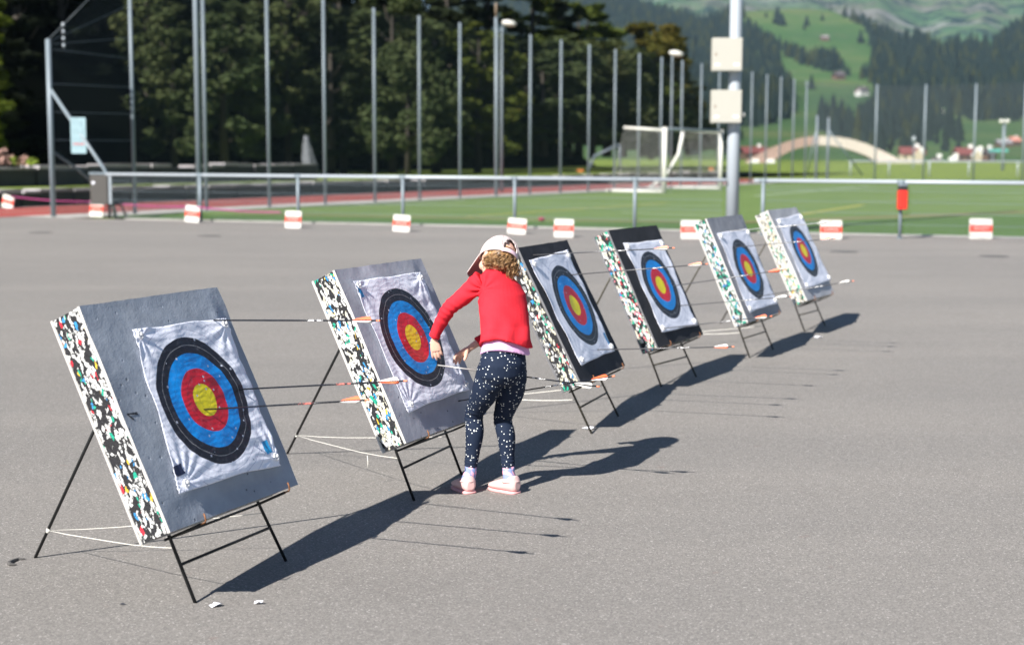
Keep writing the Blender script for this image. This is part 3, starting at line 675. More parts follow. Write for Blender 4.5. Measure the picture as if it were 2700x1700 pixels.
# ------------------------------------------------------------------ the child
SK = NT('skin'); o_sk = SK.obj(); SK.base(SK.mix(SK.noise(18, o_sk, 3), (.66, .37, .27), (.80, .52, .40)), .5, 0, .35)
SK.b.inputs['Subsurface Weight'].default_value = .08; SK.b.inputs['Subsurface Radius'].default_value = (.01, .004, .002); M['skin'] = SK.m
def mat_cloth(name, a, b, wv=900, st=.25):
    t = NT(name); o = t.obj(); n = t.noise(9, o, 4); t.base(t.mix(n, a, b), .85, 0, .12)
    t.bump(t.math('ADD', t.math('MULTIPLY', t.noise(wv, o, 1), .3), t.noise(16, o, 4)), st, .006); return t.m
M['red_knit'] = mat_cloth('red_cotton', (.60, .020, .034), (.70, .032, .048))
M['pink_knit'] = mat_cloth('pink_cotton', (.66, .36, .62), (.74, .44, .68))
def mat_leg():
    t = NT('navy_leggings_with_pale_hearts'); o = t.obj(); vo = t.n('ShaderNodeTexVoronoi', Vector=o, Scale=74.0, Randomness=.85)
    r = t.n('ShaderNodeSeparateColor', Color=vo.outputs['Color'])
    k = t.math('MULTIPLY', t.math('LESS_THAN', vo.outputs['Distance'], .220), t.math('GREATER_THAN', r.outputs[0], .28))
    n = t.noise(9, o, 4); base = t.mix(n, (.010, .017, .036), (.016, .025, .050))
    t.base(t.mix(k, base, (.74, .76, .76)), .8, 0, .15); t.bump(t.noise(18, o, 4), .25, .006); return t.m
M['leggings'] = mat_leg()
def mat_sock():
    t = NT('argyle_sock'); o = t.obj(); sp = t.n('ShaderNodeSeparateXYZ', Vector=o)
    a = t.math('PINGPONG', sp.outputs[2], .014); b = t.math('PINGPONG', t.math('ADD', sp.outputs[0], sp.outputs[1]), .016)
    k = t.math('LESS_THAN', t.math('ADD', a, b), .013); t.base(t.mix(k, (.22, .27, .48), (.74, .38, .50)), .9, 0, .1); return t.m
M['sock'] = mat_sock()
M['shoe'] = plain('pale_pink_rubber', (.68, .44, .42), .45, var=.05); M['sole'] = plain('pink_sole', (.72, .36, .36), .5)
M['cap'] = mat_cloth('cream_pink_cap_cloth', (.56, .475, .46), (.63, .54, .52), 700, .25); M['cap_under'] = plain('mauve_brim_lining', (.34, .17, .18), .8); M['strap'] = plain('pink_cap_strap', (.80, .56, .64), .6)
def mat_hair():
    t = NT('curly_hair'); o = t.obj(); n = t.noise(60, o, 4); t.base(t.ramp(n, [(.3, (.05, .024, .010)), (.52, (.26, .14, .055)), (.72, (.62, .40, .20))]), .38, 0, .5); return t.m
M['hair'] = mat_hair()
M['seam'] = plain('cap_seam', (.45, .36, .37), .8)
F3 = Vector((-.62, .785, 0)); L3 = Vector((-.785, -.62, 0)); U3 = Vector((0, 0, 1))
Pt = {k: at(*v_) for k, v_ in dict(la=(1241, 1243, 6.735), ra=(1341, 1246, 6.735), lk=(1251, 1094, 6.745), rk=(1327, 1106, 6.765), lh=(1291, 990, 6.615), rh=(1350, 990, 6.665),
      ls=(1264, 745, 6.745), rs=(1350, 764, 6.875), le=(1184, 815, 6.775), lw=(1143, 891, 6.815), re=(1335, 850, 6.97), rw=(1243, 915, 6.925),
      pel=(1323, 958, 6.625), wai=(1332, 908, 6.645), che=(1322, 808, 6.735), neck=(1308, 722, 6.815), head=(1315, 680, 6.835)).items()}
def ringE(c, ex, ey, n=24, fn=None):
    out = []
    for j in range(n):
        a = 2*PI*j/n; p = Vector(c)+ex*math.cos(a)+ey*math.sin(a)
        if fn: p = p+fn(a)
        out.append(p)
    return out
def limb(mb, pts, rad, n=18, flat=1.0):
    pts = [Vector(p) for p in pts]; rings = []; k = len(pts)
    a = None
    for i, p in enumerate(pts):
        d = (pts[min(i+1, k-1)]-pts[max(i-1, 0)]).normalized()
        a = (a if a is not None else (Vector((1, 0, 0)) if abs(d.x) < .9 else Vector((0, 1, 0)))); a = (a-d*a.dot(d)).normalized(); b = d.cross(a)
        rings.append(ringE(p, a*rad[i], b*rad[i]*flat, n))
    mb.loft(rings)
def capsule(mb, a, b, ra, rb, n=12, seg=4):
    a, b = Vector(a), Vector(b); d = (b-a).normalized(); pts = []; rad = []
    for k in range(seg, 0, -1): t = PI/2*k/seg; pts.append(a-d*ra*math.sin(t)); rad.append(max(ra*math.cos(t), ra*.08))
    pts += [a, b]; rad += [ra, rb]
    for k in range(1, seg+1): t = PI/2*k/seg; pts.append(b+d*rb*math.sin(t)); rad.append(max(rb*math.cos(t), rb*.08))
    limb(mb, pts, rad, n)
def spl(ps, m=6):                                          # Catmull-Rom through points
    ps = [Vector(p) for p in ps]; out = []
    for i in range(len(ps)-1):
        p0 = ps[max(i-1, 0)]; p1 = ps[i]; p2 = ps[i+1]; p3 = ps[min(i+2, len(ps)-1)]
        for k in range(m):
            t = k/m; out.append(.5*((2*p1)+(p2-p0)*t+(2*p0-5*p1+4*p2-p3)*t*t+(-p0+3*p1-3*p2+p3)*t**3))
    return out+[ps[-1]]
def spf(rs, m=6): return [v_.x for v_ in spl([Vector((r, 0, 0)) for r in rs], m)]
# --- body: one continuous skin surface
HC = Pt['head']; HF = Vector((-.58, .66, -.47)).normalized(); HS = Vector((-.80, -.40, .45)).normalized(); HS = (HS-HF*HS.dot(HF)).normalized(); HU = HF.cross(HS)
if HU.z < 0: HU = -HU
body = MB()
body.ellip(HC, [HF*.088, HS*.071, HU*.094], 24, 16)
body.ellip(HC+HF*.028-HU*.045, [HF*.056, HS*.052, HU*.050], 18, 12)                # jaw
capsule(body, HC+HF*.085-HU*.002, HC+HF*.096-HU*.020, .007, .011)                 # nose
capsule(body, HC+HF*.072-HU*.052-HS*.014, HC+HF*.072-HU*.052+HS*.014, .008, .008) # lips
for s in (1, -1): body.ellip(HC+HS*.071*s-HU*.006-HF*.004, [HF*.016-HU*.004, HS*.008*s-HF*.006, HU*.024], 12, 8); body.ellip(HC+HF*.055+HS*.034*s-HU*.030, [HF*.03, HS*.026, HU*.026], 12, 8)
limb(body, [HC-HU*.05-HF*.02, Pt['neck'], Pt['neck']*.6+Pt['che']*.4], [.040, .040, .055])
bx, by = L3, F3
body.loft([ringE(Pt['neck'], bx*.05, by*.04), ringE(Pt['neck'].lerp(Pt['che'], .35), bx*.085, by*.062), ringE(Pt['che'], bx*.09, by*.07), ringE(Pt['wai'], bx*.082, by*.066), ringE(Pt['pel'], bx*.09, by*.07)])
def arm(sh, el, wr, sc_=1): limb(body, spl([Pt[sh], Pt[sh].lerp(Pt[el], .5), Pt[el], Pt[el].lerp(Pt[wr], .45), Pt[wr]], 4), spf([.027, .026, .022, .021, .0155], 4))
arm('ls', 'le', 'lw'); arm('rs', 're', 'rw')
def hand(wr, fdir, pn, spread, curl, thumb_side, thumb_dir, S=1.0):
    """wr wrist, fdir towards the fingers, pn the palm normal, side = width axis"""
    fdir = fdir.normalized(); pn = (pn-fdir*pn.dot(fdir)).normalized(); side = fdir.cross(pn)*thumb_side
    pl = .056*S
    rings = []
    for t, w_, h_ in ((-.10, .0150, .0125), (.1, .0165, .0125), (.45, .0240, .0125), (.8, .0275, .0115), (1.0, .0262, .0100)):
        rings.append(ringE(wr+fdir*pl*t, side*w_*S, pn*h_*S, 18))
    body.loft(rings)
    lens = [.044, .050, .046, .036]; rads = [.0068, .0070, .0067, .0060]
    for k in range(4):
        u_ = (1.5-k)/1.5; base = wr+fdir*pl*(.97-.05*abs(u_+.2))+side*(.0195*u_)*S; d = (fdir+side*spread*u_).normalized(); c = curl[k]; p = base-d*.012; ln = lens[k]*S; q_ = [p]
        segs = [(.012, 0), (ln*.45, c*.5), (ln*.32, c*1.1), (ln*.26, c*.9)]; dd = d
        for l_, a_ in segs:
            dd = (Matrix.Rotation(a_, 3, dd.cross(pn).normalized()) @ dd).normalized(); q_.append(q_[-1]+dd*l_)
        r0 = rads[k]*S
        limb(body, spl(q_, 3), spf([r0, r0*1.05, r0*1.0, r0*.93, r0*.62], 3), 12)
    tb = wr+fdir*pl*.22+side*.015*S; td = thumb_dir.normalized(); limb(body, spl([tb-td*.004, tb+td*.016, tb+td*.034+fdir*.003, tb+td*.046+fdir*.010, tb+td*.050+fdir*.014], 3), spf([.0095*S, .0092*S, .0080*S, .0066*S, .003*S], 3), 12)
hl_dir = at(1154, 944, 6.822)-Pt['lw']
hand(Pt['lw']+hl_dir.normalized()*.008, hl_dir, Vector((.15, .95, .1)), .13, [.22, .15, .22, .35], -1, (hl_dir.normalized()*.8+Vector((.35, .35, 0))), .95)
hr_dir = (at(1198, 948, 6.92)-Pt['rw']); hrf = hr_dir.normalized()
hand(Pt['rw']+hrf*.006, hrf, Vector((.30, -.62, -.72)), .42, [.42, .30, .26, .22], 1, (hrf*.30+Vector((.20, -.1, -.85))), 1.04)
def leg(hp, kn, an): limb(body, spl([Pt[hp], Pt[hp].lerp(Pt[kn], .5), Pt[kn], Pt[kn].lerp(Pt[an], .45)-F3*.006, Pt[an], Pt[an]-U3*.03], 4), spf([.060, .050, .036, .036, .023, .024], 4))
leg('lh', 'lk', 'la'); leg('rh', 'rk', 'ra')
fl_, fr_ = Vector((-.42, .90, 0)).normalized(), Vector((-.72, .69, 0)).normalized()
hL, hR = ground(1240, 1301), ground(1362, 1301)
for hp, d, a in ((hL, fl_, Pt['la']), (hR, fr_, Pt['ra'])): limb(body, [hp+d*.015+U3*.035, hp+d*.05+U3*.038, hp+d*.11+U3*.028, hp+d*.15+U3*.02], [.024, .027, .026, .016], 14, .8); limb(body, [a, hp+d*.035+U3*.04], [.024, .026], 14)
person = body.build('person', M['skin']); remesh(person, .0026, 2, .5)
tag(person, 'small child in red sweater, white cap and dotted navy leggings bending towards the second target', 'person')
def part(mb, name, mat, vox=None, it=3, par=None):
    o = mb.build(name, mat, None, True)
    if vox: remesh(o, vox, it)
    o.parent = par or person; return o
# --- leggings
lg = MB(); 
lg.loft([ringE(Pt['wai']-U3*.004, bx*.098, by*.076), ringE(Pt['wai'].lerp(Pt['pel'], .5), bx*.104, by*.084-F3*.0), ringE(Pt['pel']-F3*.006, bx*.114, by*.091), ringE(Pt['pel']-U3*.05-F3*.008, bx*.113, by*.088), ringE(Pt['pel']-U3*.085-F3*.006, bx*.090, by*.066), ringE(Pt['pel']-U3*.10-F3*.004, bx*.05, by*.04)])
for s, hp in ((1, 'lh'), (-1, 'rh')): lg.ellip(Pt[hp]-F3*.020-U3*.006, [bx*.054, by*.056, U3*.074], 20, 14)
for hp, kn, an in (('lh', 'lk', 'la'), ('rh', 'rk', 'ra')):
    a, b, c = Pt[hp], Pt[kn], Pt[an]; pts = spl([a+U3*.03-F3*.010, a.lerp(b, .33)-F3*.012, a.lerp(b, .7), b+F3*.004, b.lerp(c, .3)-F3*.010, b.lerp(c, .65)-F3*.004, c+U3*.022], 6); rad = spf([.062, .0625, .050, .0425, .042, .034, .0300], 6)
    rad = [r+.0013*math.sin(i*2.3+(1 if hp == 'lh' else 2))*(1 if 12 < i < 22 or i > 30 else .2) for i, r in enumerate(rad)]
    limb(lg, pts, rad, 24)
part(lg, 'leggings', M['leggings'], .0040, 16)
# --- socks and clogs
for hp, d, a in ((hL, fl_, Pt['la']), (hR, fr_, Pt['ra'])):
    so_ = MB(); limb(so_, [a+U3*.032, a, hp+d*.035+U3*.048, hp+d*.04+U3*.03], [.0275, .0275, .031, .031], 20); part(so_, 'sock', M['sock'])
    sh = MB(); sd = Vector((-d.y, d.x, 0)); prof = [(-.008, .018, .018, .060), (.002, .028, .010, .082), (.030, .0335, .010, .078), (.060, .036, .010, .064), (.095, .041, .010, .054), (.125, .040, .010, .044), (.150, .031, .011, .034), (.165, .014, .014, .026)]
    rings = []
    for t_, hw, zb_, zt in prof:
        ring = []
        for j in range(20):
            an_ = 2*PI*j/20; cx_, sx_ = math.cos(an_), math.sin(an_); e_ = .75; X_ = hw*math.copysign(abs(cx_)**e_, cx_); Z_ = (zb_+zt)/2+(zt-zb_)/2*math.copysign(abs(sx_)**e_, sx_); X_ *= 1-.22*max(0, sx_); ring.append(hp+d*t_+sd*X_+U3*Z_)
        rings.append(ring)
    sh.loft(rings); shoe = part(sh, 'shoe', M['shoe'], .0030, 2)
    sl_ = MB(); sl_.loft([[hp+d*t_+sd*hw*1.06*sg+U3*z for sg, t_, hw in [(1, t0, h0) for t0, h0, _, _ in prof]+[(-1, t0, h0) for t0, h0, _, _ in prof[::-1]]] for z in (.0, .009)]); part(sl_, 'sole', M['sole'], None, 2, shoe)
    st_ = MB(); ps_ = [hp+d*(.055-.062*math.sin(b_))+sd*.037*math.cos(b_)+U3*(.052+.004*math.sin(b_)) for b_ in [PI*k/12 for k in range(13)]]; st_.tube(ps_, .0042, 8); part(st_, 'strap', M['shoe'], None, 2, shoe)
# --- undershirt and sweater
hemf = lambda amp: (lambda a: U3*(amp*(.5+.5*math.cos(a+2.05))-.010))
us_ = MB(); B0 = Pt['wai']
bx0, by0 = bx, by
us_.loft([ringE(B0+U3*.05, bx*.096, by*.076), ringE(B0+U3*.012, bx*.105, by*.087), ringE(B0-U3*.034, bx*.117, by*.102, 24, lambda a: U3*(.42*max(0, (bx0*math.cos(a)+by0*math.sin(a)).dot(Vector((-.2, -.98, 0))))**2*.09-.014))]); part(us_, 'undershirt', M['pink_knit'], .004, 2)
HD = Vector((-.30, -.95, 0))
def hem(a, k): return k*(.072*max(0, (bx*math.cos(a)+by*math.sin(a)).dot(HD))**2/1.35-.016)
sw = MB(); C0 = Pt['che']; N0 = Pt['neck']; n_ = 36
dirS = (Pt['ls']-Pt['rs']).normalized(); yS = dirS.cross(U3)*-1; yS = Vector((-dirS.y, dirS.x, 0)).normalized(); yS = yS if yS.dot(F3) > 0 else -yS
rg = [ringE(N0+U3*.020-F3*.012, dirS*.046, yS*.042, n_), ringE(N0-U3*.002-F3*.016, dirS*.078, yS*.060, n_), ringE(N0.lerp(C0, .26)-F3*.020, dirS*.108, yS*.082, n_), ringE(N0.lerp(C0, .60)-F3*.020, bx*.115, by*.092, n_), ringE(C0-F3*.012, bx*.117, by*.096, n_),
      ringE(C0.lerp(B0, .5)-F3*.006, bx*.117, by*.096, n_, lambda a: (bx*math.cos(a)+by*math.sin(a))*.002*math.sin(5*a)), ringE(B0+U3*.032, bx*.121, by*.105, n_, lambda a: (bx*math.cos(a)+by*math.sin(a))*.003*math.sin(6*a+1)+U3*hem(a, .6)), ringE(B0+U3*.002, bx*.124, by*.112, n_, lambda a: U3*hem(a, 1)+(bx*math.cos(a)+by*math.sin(a))*.004*math.sin(5*a+1))]
sw.loft(rg)
def sleeve(a, b, c, rr, k=.06):
    a, b, c = Pt[a], Pt[b], Pt[c]; c = c+(b-c)*(k-.06); pts = spl([a-(b-a)*.10, a.lerp(b, .4), b, b.lerp(c, .5), c+(b-c)*.06], 6); rad = spf(rr, 6); rad = [r+.0016*math.sin(i*1.9)*(1 if 7 < i < 19 else .3) for i, r in enumerate(rad)]; limb(sw, pts, rad, 22)
sleeve('ls', 'le', 'lw', [.050, .041, .034, .029, .0245]); sleeve('rs', 're', 'rw', [.044, .040, .034, .029, .0265], .20)
swo = part(sw, 'red_sweater', M['red_knit'], .0040, 4)
for c_, d_ in ((Pt['lw'], Pt['le']-Pt['lw']), (Pt['rw']+(Pt['re']-Pt['rw'])*.14, Pt['re']-Pt['rw'])):
    m_ = MB(); dd = d_.normalized(); limb(m_, [c_+dd*.006, c_+dd*.007, c_+dd*.020, c_+dd*.022], [.0235, .0258, .0262, .0250], 24); part(m_, 'cuff', M['red_knit'], None, 2, swo)
# folds at the armpit and down the back are real ridges of the cloth
me = swo.data; co = np.empty(len(me.vertices)*3); me.vertices.foreach_get('co', co); co = co.reshape(-1, 3); nr = np.empty_like(co); me.vertices.foreach_get('normal', nr.ravel()) if False else None
nr = np.array([v_.normal[:] for v_ in me.vertices]); ap = np.array(Pt['ls']*.78+Pt['che']*.22); d0 = co-ap; rad0 = np.linalg.norm(d0, axis=1)
ang = np.arctan2(d0[:, 2], d0[:, 0]); k_ = np.exp(-((rad0-.05)/.04)**2)*.0040*np.sin(ang*11+rad0*60)
k2 = np.exp(-((co[:, 2]-Pt['wai'].z-.06)/.07)**2)*.0042*np.sin(co[:, 0]*75+co[:, 2]*38+2*np.sin(co[:, 2]*30)); el_ = np.linalg.norm(co-np.array(Pt['le']), axis=1); k3 = np.exp(-(el_/.05)**2)*.0026*np.sin(co[:, 2]*210+co[:, 0]*120)
k4 = .0022*np.sin(co[:, 0]*42-co[:, 2]*26+1.4*np.sin(co[:, 2]*17+co[:, 0]*9))*np.exp(-((co[:, 2]-Pt['che'].z+.04)/.09)**2)
co = co+nr*(k_+k2+k3+k4)[:, None]; me.vertices.foreach_set('co', co.ravel()); me.update()
lg_o = [o for o in person.children if o.name.startswith('leggings')][0]; me = lg_o.data
co = np.array([v_.co[:] for v_ in me.vertices]); nr = np.array([v_.normal[:] for v_ in me.vertices]); w_ = np.zeros(len(co))
for kn, an in (('lk', 'la'), ('rk', 'ra')):
    dk = np.linalg.norm(co-np.array(Pt[kn]+U3*.01), axis=1); w_ += np.exp(-(dk/.045)**2)*.0028*np.sin(co[:, 2]*330+co[:, 0]*60); da = np.linalg.norm(co-np.array(Pt[an]+U3*.045), axis=1); w_ += np.exp(-(da/.035)**2)*.0030*np.sin(co[:, 2]*420+co[:, 0]*50)
co = co+nr*w_[:, None]; me.vertices.foreach_set('co', co.ravel()); me.update()
lb_ = MB(); q_ = Pt['wai']+L3*.108-U3*.018-F3*.01; lb_.box((-.001, -.006, -.010), (.0015, .006, .010), None, Matrix.Translation(q_) @ Matrix.Rotation(math.atan2(L3.y, L3.x), 4, 'Z')); part(lb_, 'side_tag', M['scrap'])
# --- eyes (hidden from the photograph's side)
for s in (1, -1):
    ey = MB(); ey.ellip(HC+HF*.078+HS*.030*s+HU*.0, [HF*.010, HS*.012, HU*.008], 14, 8); e_o = part(ey, 'eye', M['wall_white']); ey = MB(); ey.ellip(HC+HF*.0868+HS*.030*s, [HF*.0025, HS*.005, HU*.005], 12, 6); part(ey, 'iris', M['label_dark'], None, 2, e_o)
# --- cap
CC = HC+HU*.006; cp = MB(); nth, nph = 44, 16; V_ = []; 
def cap_pt(th, ph, k=1.0): return CC+HF*(.099*k*math.cos(th)*math.cos(ph))+HS*(.084*k*math.sin(th)*math.cos(ph))+HU*(.101*k*math.sin(ph))
for j in range(nph+1):
    for i in range(nth):
        th = 2*PI*i/nth; dip = -.30+.34*(.5+.5*math.cos(th))+.10*max(0, math.cos(2*(abs(math.atan2(math.sin(th), math.cos(th)))-1.65)))*0
        ph = dip+(PI/2-dip)*j/nph; V_.append(cap_pt(th, min(ph, PI/2-.001)))
fs = []
for j in range(nph):
    for i in range(nth):
        th = 2*PI*(i+.5)/nth; dth = abs(abs(math.atan2(math.sin(th), math.cos(th)))-PI); jj = j/nph
        if (dth/.38)**2+((jj-.13)/.26)**2 < 1 and jj > .06: continue                           # arched opening at the back
        fs.append((j*nth+i, j*nth+(i+1) % nth, (j+1)*nth+(i+1) % nth, (j+1)*nth+i))
cp.add(V_, fs); cap = part(cp, 'cap', M['cap']); cap.modifiers.new('t', 'SOLIDIFY').thickness = .003
bm_ = MB(); rows = []
for r in range(9):
    t = r/8; row = []
    for i in range(17):
        a = (i/16-.5)*2.1; base = cap_pt(a, .045-.0*t, 1.0); fwd = HF*(.082*t*math.cos(a*.72))+HS*(.016*t*math.sin(a))-HU*(.046*t+.030*t*(abs(a)/1.05)**2); row.append(base+fwd)
    rows.append(row)
V_ = [p for r in rows for p in r]; bm_.add(V_, [(r*17+i, r*17+i+1, (r+1)*17+i+1, (r+1)*17+i) for r in range(8) for i in range(16)])
bo = part(bm_, 'brim', M['cap'], None, 2, cap); bo.data.materials.append(M['cap_under']); bo.data.materials.append(M['cap'])
md = bo.modifiers.new('t', 'SOLIDIFY'); md.thickness = .0035; md.offset = 0
nz_ = sum((p_.normal.dot(HU) for p_ in bo.data.polygons)); md.material_offset = 1; md.material_offset_rim = 2
if nz_ < 0: bo.data.flip_normals()
sp_ = MB(); 
for dz in (0, 1): pass
strap = [cap_pt(PI+a, -.235+.02*(1-(a/.5)**2), 1.015) for a in [(-.52+1.04*k/12) for k in range(13)]]; rr_ = []
for k, p_ in enumerate(strap): rr_.append([p_-HU*.010, p_+HU*.010, p_+HU*.010-(CC-p_).normalized()*.003, p_-HU*.010-(CC-p_).normalized()*.003])
sp_.loft(rr_); part(sp_, 'strap', M['strap'], None, 2, cap)
sm_ = MB()
for th in (PI/2+.25, PI-.55, PI+.55, -PI/2-.25, .0): sm_.tube([cap_pt(th, .0+PI/2*k/14*.98, 1.018) for k in range(15)], .0009, 5)
sm_.ellip(CC+HU*.103, [HF*.006, HS*.006, HU*.003], 10, 6); part(sm_, 'cap_seams', M['seam'], None, 2, cap)
# --- curly hair
hr_ = MB(); r_ = random.Random(12)
hr_.ellip(HC-HF*.014-HU*.012, [HF*.077, HS*.071, HU*.078], 24, 14)
for k in range(430):
    th = PI+r_.uniform(-1.50, .80); ph = r_.uniform(-.62, -.20); rootp = HC+(HF*(.082*math.cos(th)*math.cos(ph))+HS*(.071*math.sin(th)*math.cos(ph))+HU*(.094*math.sin(ph)))
    outw = (rootp-HC).normalized(); ln = r_.uniform(.038, .072)*(1.15 if math.sin(th) < 0 else .8); turns = r_.uniform(1.2, 2.6); rad = r_.uniform(.004, .010); ax = (outw*.16-U3*.9+Vector((r_.gauss(.06, .2), r_.gauss(-.05, .2), 0))).normalized(); e1 = ax.cross(Vector((r_.gauss(0, 1), r_.gauss(0, 1), r_.gauss(0, 1)))).normalized(); e2 = ax.cross(e1); pts = []; n_p = 22
    for i in range(n_p):
        t = i/(n_p-1); a_ = 2*PI*turns*t; rd_ = rad*min(1, t*3); pts.append(rootp+outw*.004+ax*ln*t+e1*math.cos(a_)*rd_+e2*math.sin(a_)*rd_+outw*.006*math.sin(PI*t))
    w0 = r_.uniform(.0009, .0022); hr_.tube(pts, [w0*(1-.55*(i/(n_p-1))**2) for i in range(n_p)], 5)
part(hr_, 'hair', M['hair'])

# ------------------------------------------------------------------ railings, posts, nets
def polygrid(mb, a, b, z0, z1, sp, th, horiz=None):
    """upright wires between a and b as thin strips plus horizontal double wires"""
    d = (b-a); L = d.length; d = d/L; n = Vector((-d.y, d.x, 0))
    k = int(L/sp)
    for i in range(1, k+1):
        p = a+d*(i*L/(k+1)); mb.tube([(p.x, p.y, z0), (p.x, p.y, z1)], th, 4, cap=False)
    for z in horiz:
        for s in (-1, 1): mb.tube([(a.x+n.x*s*.006, a.y+n.y*s*.006, z), (b.x+n.x*s*.006, b.y+n.y*s*.006, z)], th*1.35, 4, cap=False)
R1, R2 = ground(529, 584.5), ground(2372, 629); rd = (R2-R1).normalized()
def on_rail(X):                                            # where the sight plane of column X meets the rail line
    lo, hi = -30.0, 60.0
    f_ = lambda t: (lambda P: (P-EYE).dot(RT)/(P-EYE).dot(FW)*FPX+1350-X)(R1+rd*t)
    for _ in range(60):
        mid = (lo+hi)/2
        if f_(mid) < 0: lo = mid
        else: hi = mid
    return R1+rd*lo
def railing(x0, x1, posts, lb, wires=True, end_drop=False):
    a, b = on_rail(x0), on_rail(x1); H = 1.02
    t = empty('steel_railing', (a.x, a.y, 0), lb, 'railing', 'steel railings round the pitch'); off = Vector((a.x, a.y, 0))
    mb = MB(); mb.tube([Vector((0, 0, H)), b-off+Vector((0, 0, H))], .036, 12); mb.build('top_rail', M['galv_white'], t, True)
    pp = [on_rail(x) for x in posts]
    for p in pp:
        mb = MB(); mb.tube([p-off+Vector((0, 0, -.02)), p-off+Vector((0, 0, H-.02))], .036, 12)
        mb.tube([p-off+Vector((0, 0, 0)), p-off+Vector((0, 0, .012))], .07, 12)
        mb.tube([p-off-rd*.07+Vector((0, 0, H)), p-off+rd*.07+Vector((0, 0, H))], .043, 12); mb.build('post', M['galv'], t, True)
    seg = [a]+pp+[b] if (pp[0]-a).length > .3 else pp+[b]
    for p, q in zip(seg[:-1], seg[1:]):
        if (q-p).length < .5: continue
        d = (q-p).normalized()*.05; mb = MB(); polygrid(mb, p-off+d, q-off-d, .06, .92, .05, .0022, [.07, .25, .45, .65, .85, .92]); mb.build('mesh_panel', M['galv'], t)
    return t
railing(283, 1912, [529, 787, 1062.6, 1357, 1673], 'long silver railing with mesh panels left of the thick mast')
railing(1985, 3010, [2010, 2372, 2760], 'silver railing with mesh panels right of the thick mast')

def pole(p, h, r, mat, name, parent=None, loc=True):
    mb = MB(); mb.tube([(0, 0, -.05), (0, 0, h)], r, 10)
    mb.ellip((0, 0, h), [(r, 0, 0), (0, r, 0), (0, 0, r*.5)], 10, 6)
    o = mb.build(name, mat, parent, True); o.location = p; return o
# tall net fence down the left side and across the far end
xs = [(356+226.4*i)/(1+.0689*i) for i in range(23)]
tops = []
fen = empty('ball_stop_fence', (FA.x, FA.y, 0), 'tall fence of steel posts and dark netting along the left of the pitch', 'net fence')
base = []
for i, X in enumerate(xs):
    p = ground(X, 564-.049*(X-356)); Y = 132+.1726*(X-1619) if X < 1619 else 132+.165*(X-1619)
    h = top_z(p, X, Y); base.append((p, h)); o = pole(p-Vector((FA.x, FA.y, 0)), h, .048, M['galv'], 'post', fen)
pc = ground(141, 572); hc = top_z(pc, 137, 106); pole(pc-Vector((FA.x, FA.y, 0)), hc, .062, M['galv'], 'post', fen)
far = []
for X, Y in ((2307, 224), (2435, 224), (2567, 222), (2697, 217), (2830, 213)):
    p = at(X, 440, 84.0-(X-2307)*.012); p.z = 0; far.append((p, top_z(p, X, Y))); pole(p-Vector((FA.x, FA.y, 0)), far[-1][1], .05, M['galv'], 'post', fen)
def netsheet(pts, par, mat, name='net'):                   # pts: list of (ground point, top height)
    mb = MB(); off = Vector((par.location.x, par.location.y, 0)); uv = []; s = 0; last = None
    for p, h in pts:
        q_ = p-off
        if last is not None: s += (q_-last).length
        last = q_; mb.v += [(q_.x, q_.y, .03), (q_.x, q_.y, h-.03)]; uv += [(s, 0), (s, h)]
    for i in range(len(pts)-1): mb.f.append((2*i, 2*i+2, 2*i+3, 2*i+1)); mb.mi.append(0)
    o = mb.build(name, mat, par); l = o.data.uv_layers.new(name='UVMap')
    for lp in o.data.loops: l.data[lp.index].uv = uv[lp.vertex_index]
    return o
netsheet([(pc, hc)]+base+far, fen, M['net_dark'])
# stay cables and brace poles at the near corner
mb = MB(); off = Vector((FA.x, FA.y, 0)); p0 = pc-off; p1 = base[0][0]-off; p2 = base[1][0]-off
for k, (z0, z1) in enumerate(((hc, base[0][1]+.2), (hc-.05, base[0][1]-.9), (hc-.10, base[0][1]-1.7), (hc-.2, base[0][1]-2.2), (3.1, 3.1), (2.45, 2.45), (1.8, 1.8), (1.1, 1.1))):
    mb.tube([p0+Vector((0, 0, z0)), p1+Vector((0, 0, z1))], .006, 5)
mb.build('stay_wires', M['galv'], fen, True)
for k, (z0, z1) in enumerate(((hc, 0), (hc-.4, 1), (hc-.75, 2), (hc-1.1, 3))):
    q_ = p0+(p1-p0)*.18; m2 = MB(); z_ = hc-.02+ (0.35-.16*k); m2.tube([q_+Vector((0, 0, z_)), q_+Vector((0, 0, z_+.09))], .035, 8); m2.build('clamp', M['galv_white'], fen, True)
br0 = pc+Vector((0, 0, 3.0)); br1 = at(277, 449, pc.y-.35)
mb = MB(); mb.tube([br0-off, br1-off, Vector((br1.x+.25, br1.y-.1, 0))-off+Vector((0, 0, 0))], .042, 8); mb.build('brace', M['galv'], fen, True)
mb = MB(); mb.tube([pc-off+Vector((0, 0, 1.55)), at(205, 446, pc.y+.9)-off, at(262, 497, pc.y+1.6)-off], .03, 8); mb.build('brace', M['galv'], fen, True)
